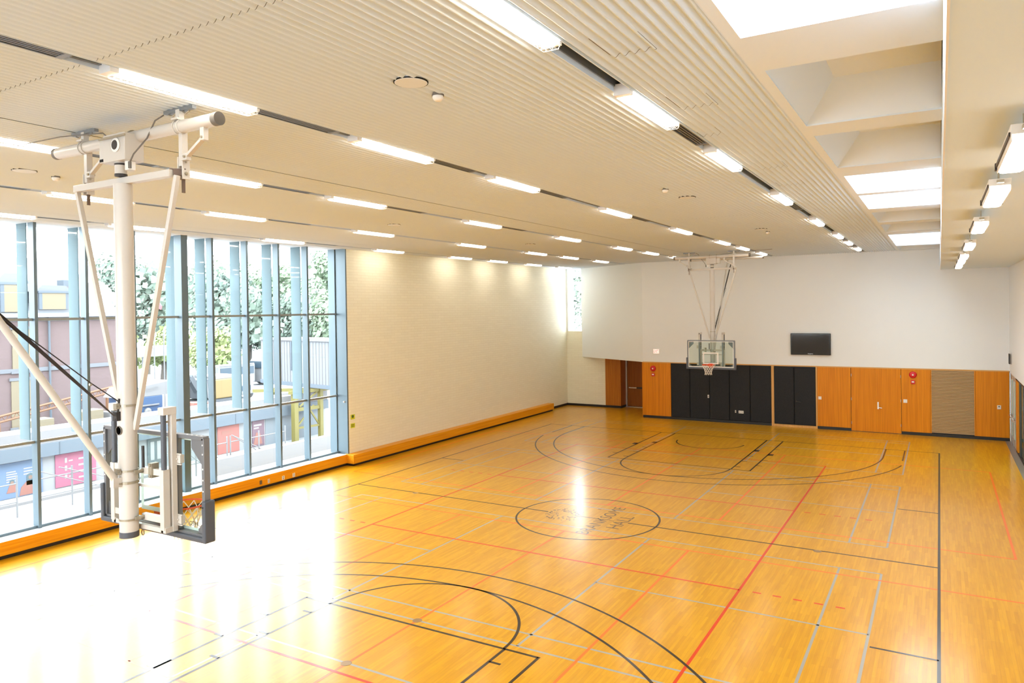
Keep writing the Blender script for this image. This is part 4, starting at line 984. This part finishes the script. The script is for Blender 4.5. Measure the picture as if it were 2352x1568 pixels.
for yy in (5.9, 6.6): MB().box(-49.2, -48.9, yy, yy+.25, 10.35, 10.8).build('chimney_pot', M_redbrick, bh)
for y0, y1, z0, z1 in ((6.4, 7.6, 1.9, 4.5), (6.3, 7.9, -1.6, 1.3), (3.6, 4.8, 1.9, 4.5), (3.6, 4.8, -1.6, 1.2)):
    wd_ = B(-41.98, -41.92, y0, y1, z0, z1).build('boarded_window', M_ply, bh)
    MB().box(-41.98, -41.88, y0-.1, y1+.1, z1, z1+.18).box(-41.98, -41.85, y0-.1, y1+.1, z0-.15, z0).build('window_trim', M_slate, wd_)
MB().tube([(-41.85, 8.55, GZ), (-41.85, 8.55, 5.3)], .07, 8).build('downpipe', M_bluetrim, bh)
MB().tube([(-41.9, 10.6, GZ), (-41.9, 10.6, 5.0)], .03, 6).build('cable_run', M_bluetrim, bh)
# trees
def tree(name, lab, x, y, h, rad, m_, seed, group, zbase=GZ, squash=1.0):
    rr = random.Random(seed); o = thing(name, lab, 'tree', (x, y, zbase), group)
    tk = MB().tube([(x, y, zbase), (x+.2, y+.1, zbase+h*.4), (x, y, zbase+h*.8)], [.35, .25, .1], 8)
    for k in range(5):
        a = rr.uniform(0, 2*PI); tk.tube([(x+.1, y, zbase+h*(.3+.08*k)), (x+math.cos(a)*rad*.6, y+math.sin(a)*rad*.6, zbase+h*(.5+.08*k))], [.12, .04], 6)
    tk.build('trunk', M_bark, o)
    lv = MB(); nb_ = 11
    for k in range(nb_):
        a = rr.uniform(0, 2*PI); q = rad*math.sqrt(rr.uniform(.0, .6)); zz = zbase+h*rr.uniform(.34, .84)
        cx, cy = x+q*math.cos(a), y+q*math.sin(a); br_ = rad*rr.uniform(.36, .55)
        for j in range(330):
            u = rr.uniform(-1, 1); t_ = rr.uniform(0, 2*PI); s_ = math.sqrt(1-u*u); R2 = br_*rr.uniform(.72, 1.08)
            c_ = Vector((cx+R2*s_*math.cos(t_), cy+R2*s_*math.sin(t_), zz+R2*u*.8*squash))
            nn = Vector((s_*math.cos(t_)+rr.uniform(-.6, .6), s_*math.sin(t_)+rr.uniform(-.6, .6), u+rr.uniform(-.6, .6))).normalized()
            e1 = nn.orthogonal().normalized(); e2 = nn.cross(e1); sz = rr.uniform(.16, .32)*min(1.25, rad/4)
            lv.add([c_-e1*sz, c_-e2*sz*.6, c_+e1*sz, c_+e2*sz*.6], [(0, 1, 2, 3)])
    for k in range(nb_):
        a = rr.uniform(0, 2*PI); q = rad*.45*math.sqrt(rr.uniform(0, 1)); zz = zbase+h*rr.uniform(.36, .74); cx, cy = x+q*math.cos(a), y+q*math.sin(a)
        for j in range(90):
            c_ = Vector((cx+rr.gauss(0, rad*.24), cy+rr.gauss(0, rad*.24), zz+rr.gauss(0, h*.05))); e1 = Vector((rr.uniform(-1, 1), rr.uniform(-1, 1), rr.uniform(-1, 1))).normalized(); e2 = e1.orthogonal().normalized(); sz = .5*min(1.2, rad/4)
            lv.add([c_-e1*sz, c_-e2*sz*.7, c_+e1*sz, c_+e2*sz*.7], [(0, 1, 2, 3)])
    lv.build('foliage', m_, o)
    return o
T = [(-80.0, 40.0, 17.5, 5.2, M_leafA, 'tall bluish green tree right beside the brick house roof'), (-104.4, 63.0, 19.2, 6.9, M_leafB, 'tall tree rising behind the lime green tree'), (-86.8, 56.1, 16.7, 5.1, M_leafA, 'airy bluish tree with sky showing through, mid window'),
     (-97.6, 75.4, 18.2, 5.9, M_leafB, 'full green tree behind the white coach'), (-62.2, 50.5, 10.7, 4.2, M_leafA, 'rounded bluish tree above the site cabin roof'), (-82.3, 76.4, 20.1, 5.6, M_leafB, 'tallest pale tree beside the tower at the window end'),
     (-68.3, 46.2, 11.7, 4.9, M_leafA, 'dark bluish tree behind the coach roof'), (-55.7, 49.2, 11.9, 4.0, M_leafB, 'lower green tree over the end of the site cabin')]
for i, (x, y, h, rad, m_, lab) in enumerate(T): tree('tree', lab, x, y, h, rad, m_, 20+i, 'trees beyond the site')
LT = [(-67, 33.4, 7.0, 3.0, 'lime green bushy tree by the flagpole'), (-61, 35.6, 6.8, 2.6, 'lime green bushy tree at the centre of the window view'), (-68, 28.0, 6.4, 2.7, 'lime green bushy tree beyond the shelter roof')]
for i, (x, y, h, rad, lab) in enumerate(LT): tree('bushy_tree', lab, x, y, h, rad, M_leafC, 50+i, 'lime green trees beyond the site')
for i, (y, rad) in enumerate(((84, 6), (92, 6))): tree('tree', ['green tree seen through the corner window', 'second green tree seen through the corner window'][i], -42-16*i, y+8*i, 16, rad, M_leafP, 70+i, 'trees beyond the corner window')
# tower
tw = thing('apartment_tower', 'pale distant apartment tower above the trees', 'tower', (-112, 98, GZ))
B(-116, -108, 96.6, 99.4, GZ, 19.6).build('tower_body', mat('tower_pale', (.20, .21, .23), .8), tw)
q = MB()
for k in range(16): q.box(-108.02, -107.9, 96.7, 99.3, GZ+2+1.25*k, GZ+2.5+1.25*k)
q.build('balcony_bands', mat('tower_band', (.16, .175, .20), .8), tw)
# vehicles
def wheels(o, pts, r_=.5):
    for p in pts: MB().lathe(p, [(r_*.5, -.14), (r_, -.12), (r_, .12), (r_*.5, .14)], 18, 'x').build('wheel', M_tyre, o, smooth=True)
co = thing('coach', 'white coach with dark side window at the edge of the site cabin', 'coach', (-55, 38.5, GZ))
MB().prism([(-56.2, 36.0, -2.0), (-56.2, 46.5, -2.0), (-56.2, 46.5, 1.4), (-56.2, 37.3, 1.4), (-56.2, 36.2, .1)], (2.4, 0, 0)).build('coach_body', M_ext_white, co, bevel=.12)
MB().prism([(-53.79, 36.6, -.3), (-53.79, 38.9, -.4), (-53.79, 38.9, .95), (-53.79, 37.5, .95)], (.03, 0, 0)).box(-53.79, -53.76, 39.1, 46, -.2, .95).build('side_window', M_vglass, co)
MB().box(-56.0, -54.0, 36.02, 36.2, -.5, .2).build('windscreen', M_vglass, co)
wheels(co, [(-53.9, 37.6, GZ+.5), (-53.9, 44.0, GZ+.5), (-56.1, 37.6, GZ+.5), (-56.1, 44.0, GZ+.5)])
bu = thing('minibus', 'white minibus with a wide dark window parked behind the yellow machine', 'minibus', (-55, 33.3, GZ))
B(-56.3, -54.3, 30.8, 35.4, -1.9, .05).build('bus_body', M_ext_white, bu, bevel=.12)
B(-54.29, -54.26, 31.1, 35.2, -.95, -.2).build('side_window', M_vglass, bu)
B(-54.28, -54.2, 31.0, 35.2, .02, .12).build('roof_edge', M_ext_white, bu)
wheels(bu, [(-54.4, 31.8, GZ+.42), (-54.4, 34.5, GZ+.42)], .42)
tr_ = thing('white_truck', 'white truck cab beside the yellow machine box', 'truck', (-47, 27.2, GZ))
B(-48.2, -46.2, 26.2, 28.4, -2.0, -.3).build('cab', M_ext_white, tr_, bevel=.1)
B(-46.2, -46.15, 26.9, 28.0, -1.65, -1.2).build('grille', M_vglass, tr_)
wheels(tr_, [(-46.4, 26.6, GZ+.4), (-46.4, 28.0, GZ+.4)], .4)
yb = thing('yellow_excavator', 'yellow excavator with grey boom on the building site', 'excavator', (-42, 20, GZ))
B(-43.5, -41.0, 20.3, 22.6, -1.35, .15).build('engine_cover', M_exyel, yb, bevel=.08)
B(-43.4, -41.2, 20.2, 22.5, .13, .42).build('white_top', M_ext_white, yb, bevel=.05)
B(-43.3, -41.2, 18.9, 20.3, -1.2, .25).build('cab', M_exgrey, yb, bevel=.06)
MB().bar((-41.6, 19.4, -1.0), (-41.2, 18.2, .55), .35, .45).bar((-41.2, 18.2, .55), (-41.0, 17.2, -.9), .3, .35).build('boom', M_exgrey, yb)
MB().box(-43.6, -40.9, 18.7, 22.7, GZ, -1.75).box(-43.2, -41.1, 19.3, 22.3, -1.75, -1.35).build('tracks', M_exgrey, yb, bevel=.1)
MB().tube([(-40.9, 19.6, -1.2), (-40.7, 19.3, .2), (-40.9, 18.9, .8), (-41.2, 18.6, .6)], .05, 6).build('hydraulic_hose', M_ext_white, yb)
bm_ = thing('blue_dumper', 'blue construction machine with white lettering near the hoop post', 'dumper', (-34.5, 10.2, GZ))
B(-36.5, -34.2, 9.2, 11.3, -.9, .30).build('machine_body', M_blue, bm_, bevel=.05)
MB().prism([(-34.2, 8.8, .30), (-34.2, 11.6, .30), (-34.2, 11.9, 1.15), (-34.2, 9.2, .85)], (-2.2, 0, 0)).build('engine_hood', M_ext_white, bm_)
text_mb('VOLVO', (-34.17, 10.5, .72), (0, 1, .12), (0, -.12, 1), .22, 1.0, .02, True).build('maker_lettering', M_ext_white, bm_)
MB().box(-34.2, -34.1, 9.5, 11.0, -.28, -.2).lathe((-34.2, 10.25, -.62), [(.22, 0), (.22, .1), (.1, .14)], 16, 'x').build('front_lamp', M_ext_white, bm_)
MB().box(-36.3, -34.5, 9.3, 11.2, GZ, -.9).build('undercarriage', M_exgrey, bm_)
ob = thing('orange_crane_boom', 'long orange lattice boom lying low before the brick house', 'crane boom', (-38.6, 6, -.5))
q = MB().tube([(-38.6, 3.0, -.57), (-38.6, 11.1, .73)], .07, 6).tube([(-38.6, 3.0, -.9), (-38.6, 11.1, .4)], .07, 6)
for k in range(20):
    y_ = 3.0+.4*k; z_ = -.57+(y_-3)*.16; q.tube([(-38.6, y_, z_), (-38.6, y_+.2, z_-.3), (-38.6, y_+.4, z_+.06)], .03, 5)
q.build('lattice', M_orange, ob); MB().bar((-38.6, 4, -.8), (-38.6, 4, GZ), .2, .2).bar((-38.6, 10.4, .3), (-38.6, 10.4, GZ), .2, .2).build('trestle', M_orange, ob)
md = MB().prism([(-34, 11.7, GZ), (-34, 14.6, GZ), (-34, 14.2, -.45), (-34, 12.2, -.25)], (1.6, 0, 0)).build('red_skip', mat('skip_red', (.23, .075, .06), .6)); tag(md, 'red skip bin edge behind the white parapet', 'skip')
# rubble, fence and clutter beyond parapet
for i, (y_, z_, c_, lab) in enumerate(((3.2, -.2, M_ply, 'low plywood crate left of the orange boom'), (5.9, -.05, M_ply, 'plywood crate under the orange boom'), (7.6, -.3, M_ext_white, 'white crate under the orange boom end'))):
    o = B(-34.6, -33.6, y_, y_+1.3, GZ, z_).build('site_crate', c_, bevel=.03); tag(o, lab, 'crate', 'crates on the building site')
sh = thing('site_shelter', 'pale flat roofed shelter under the lime green trees', 'shelter', (-55, 24, GZ))
MB().box(-57, -54, 21.5, 26.6, 1.5, 2.35).build('roof', M_ext_white, sh)
MB().box(-54.3, -54.1, 22.8, 23.0, GZ, 1.5).box(-54.3, -54.1, 25.6, 25.8, GZ, 1.5).build('column', M_ext_white2, sh)
fp = thing('flagpole', 'thin white flagpole with a red and white flag', 'flag', (-50, 21.2, GZ))
MB().tube([(-50, 21.2, GZ), (-50, 21.2, 7.0)], .05, 6).build('pole', M_ext_white, fp)
MB().prism([(-50, 21.25, 6.7), (-50, 22.0, 6.0), (-50, 21.9, 5.7), (-50, 21.25, 6.0)], (.02, 0, 0)).build('flag', mat('flag_red', (.23, .06, .07), .7), fp)
MB().prism([(-50, 21.25, 6.95), (-50, 21.7, 6.5), (-50, 22.0, 6.0), (-50, 21.25, 6.7)], (.02, 0, 0)).build('flag_stripe', M_ext_white, fp)
for x, y, zt, lab in ((-40, 17.0, 3.0, 'curved white street lamp before the lime green tree'), (-46, 20.6, 5.0, 'taller white street lamp, its head level with the upper transom')):
    o = thing('street_lamp', lab, 'street lamp', (x, y-1.2, GZ))
    MB().tube([(x, y-1.2, GZ), (x, y-1.2, zt-1.0), (x, y-.6, zt-.3), (x, y+.5, zt), (x, y+1.2, zt-.1)], .05, 6).build('lamp_post', M_ext_white, o)
    B(x-.1, x+.1, y+1.1, y+1.6, zt-.28, zt-.1).build('lamp_head', M_ext_white, o, bevel=.03)
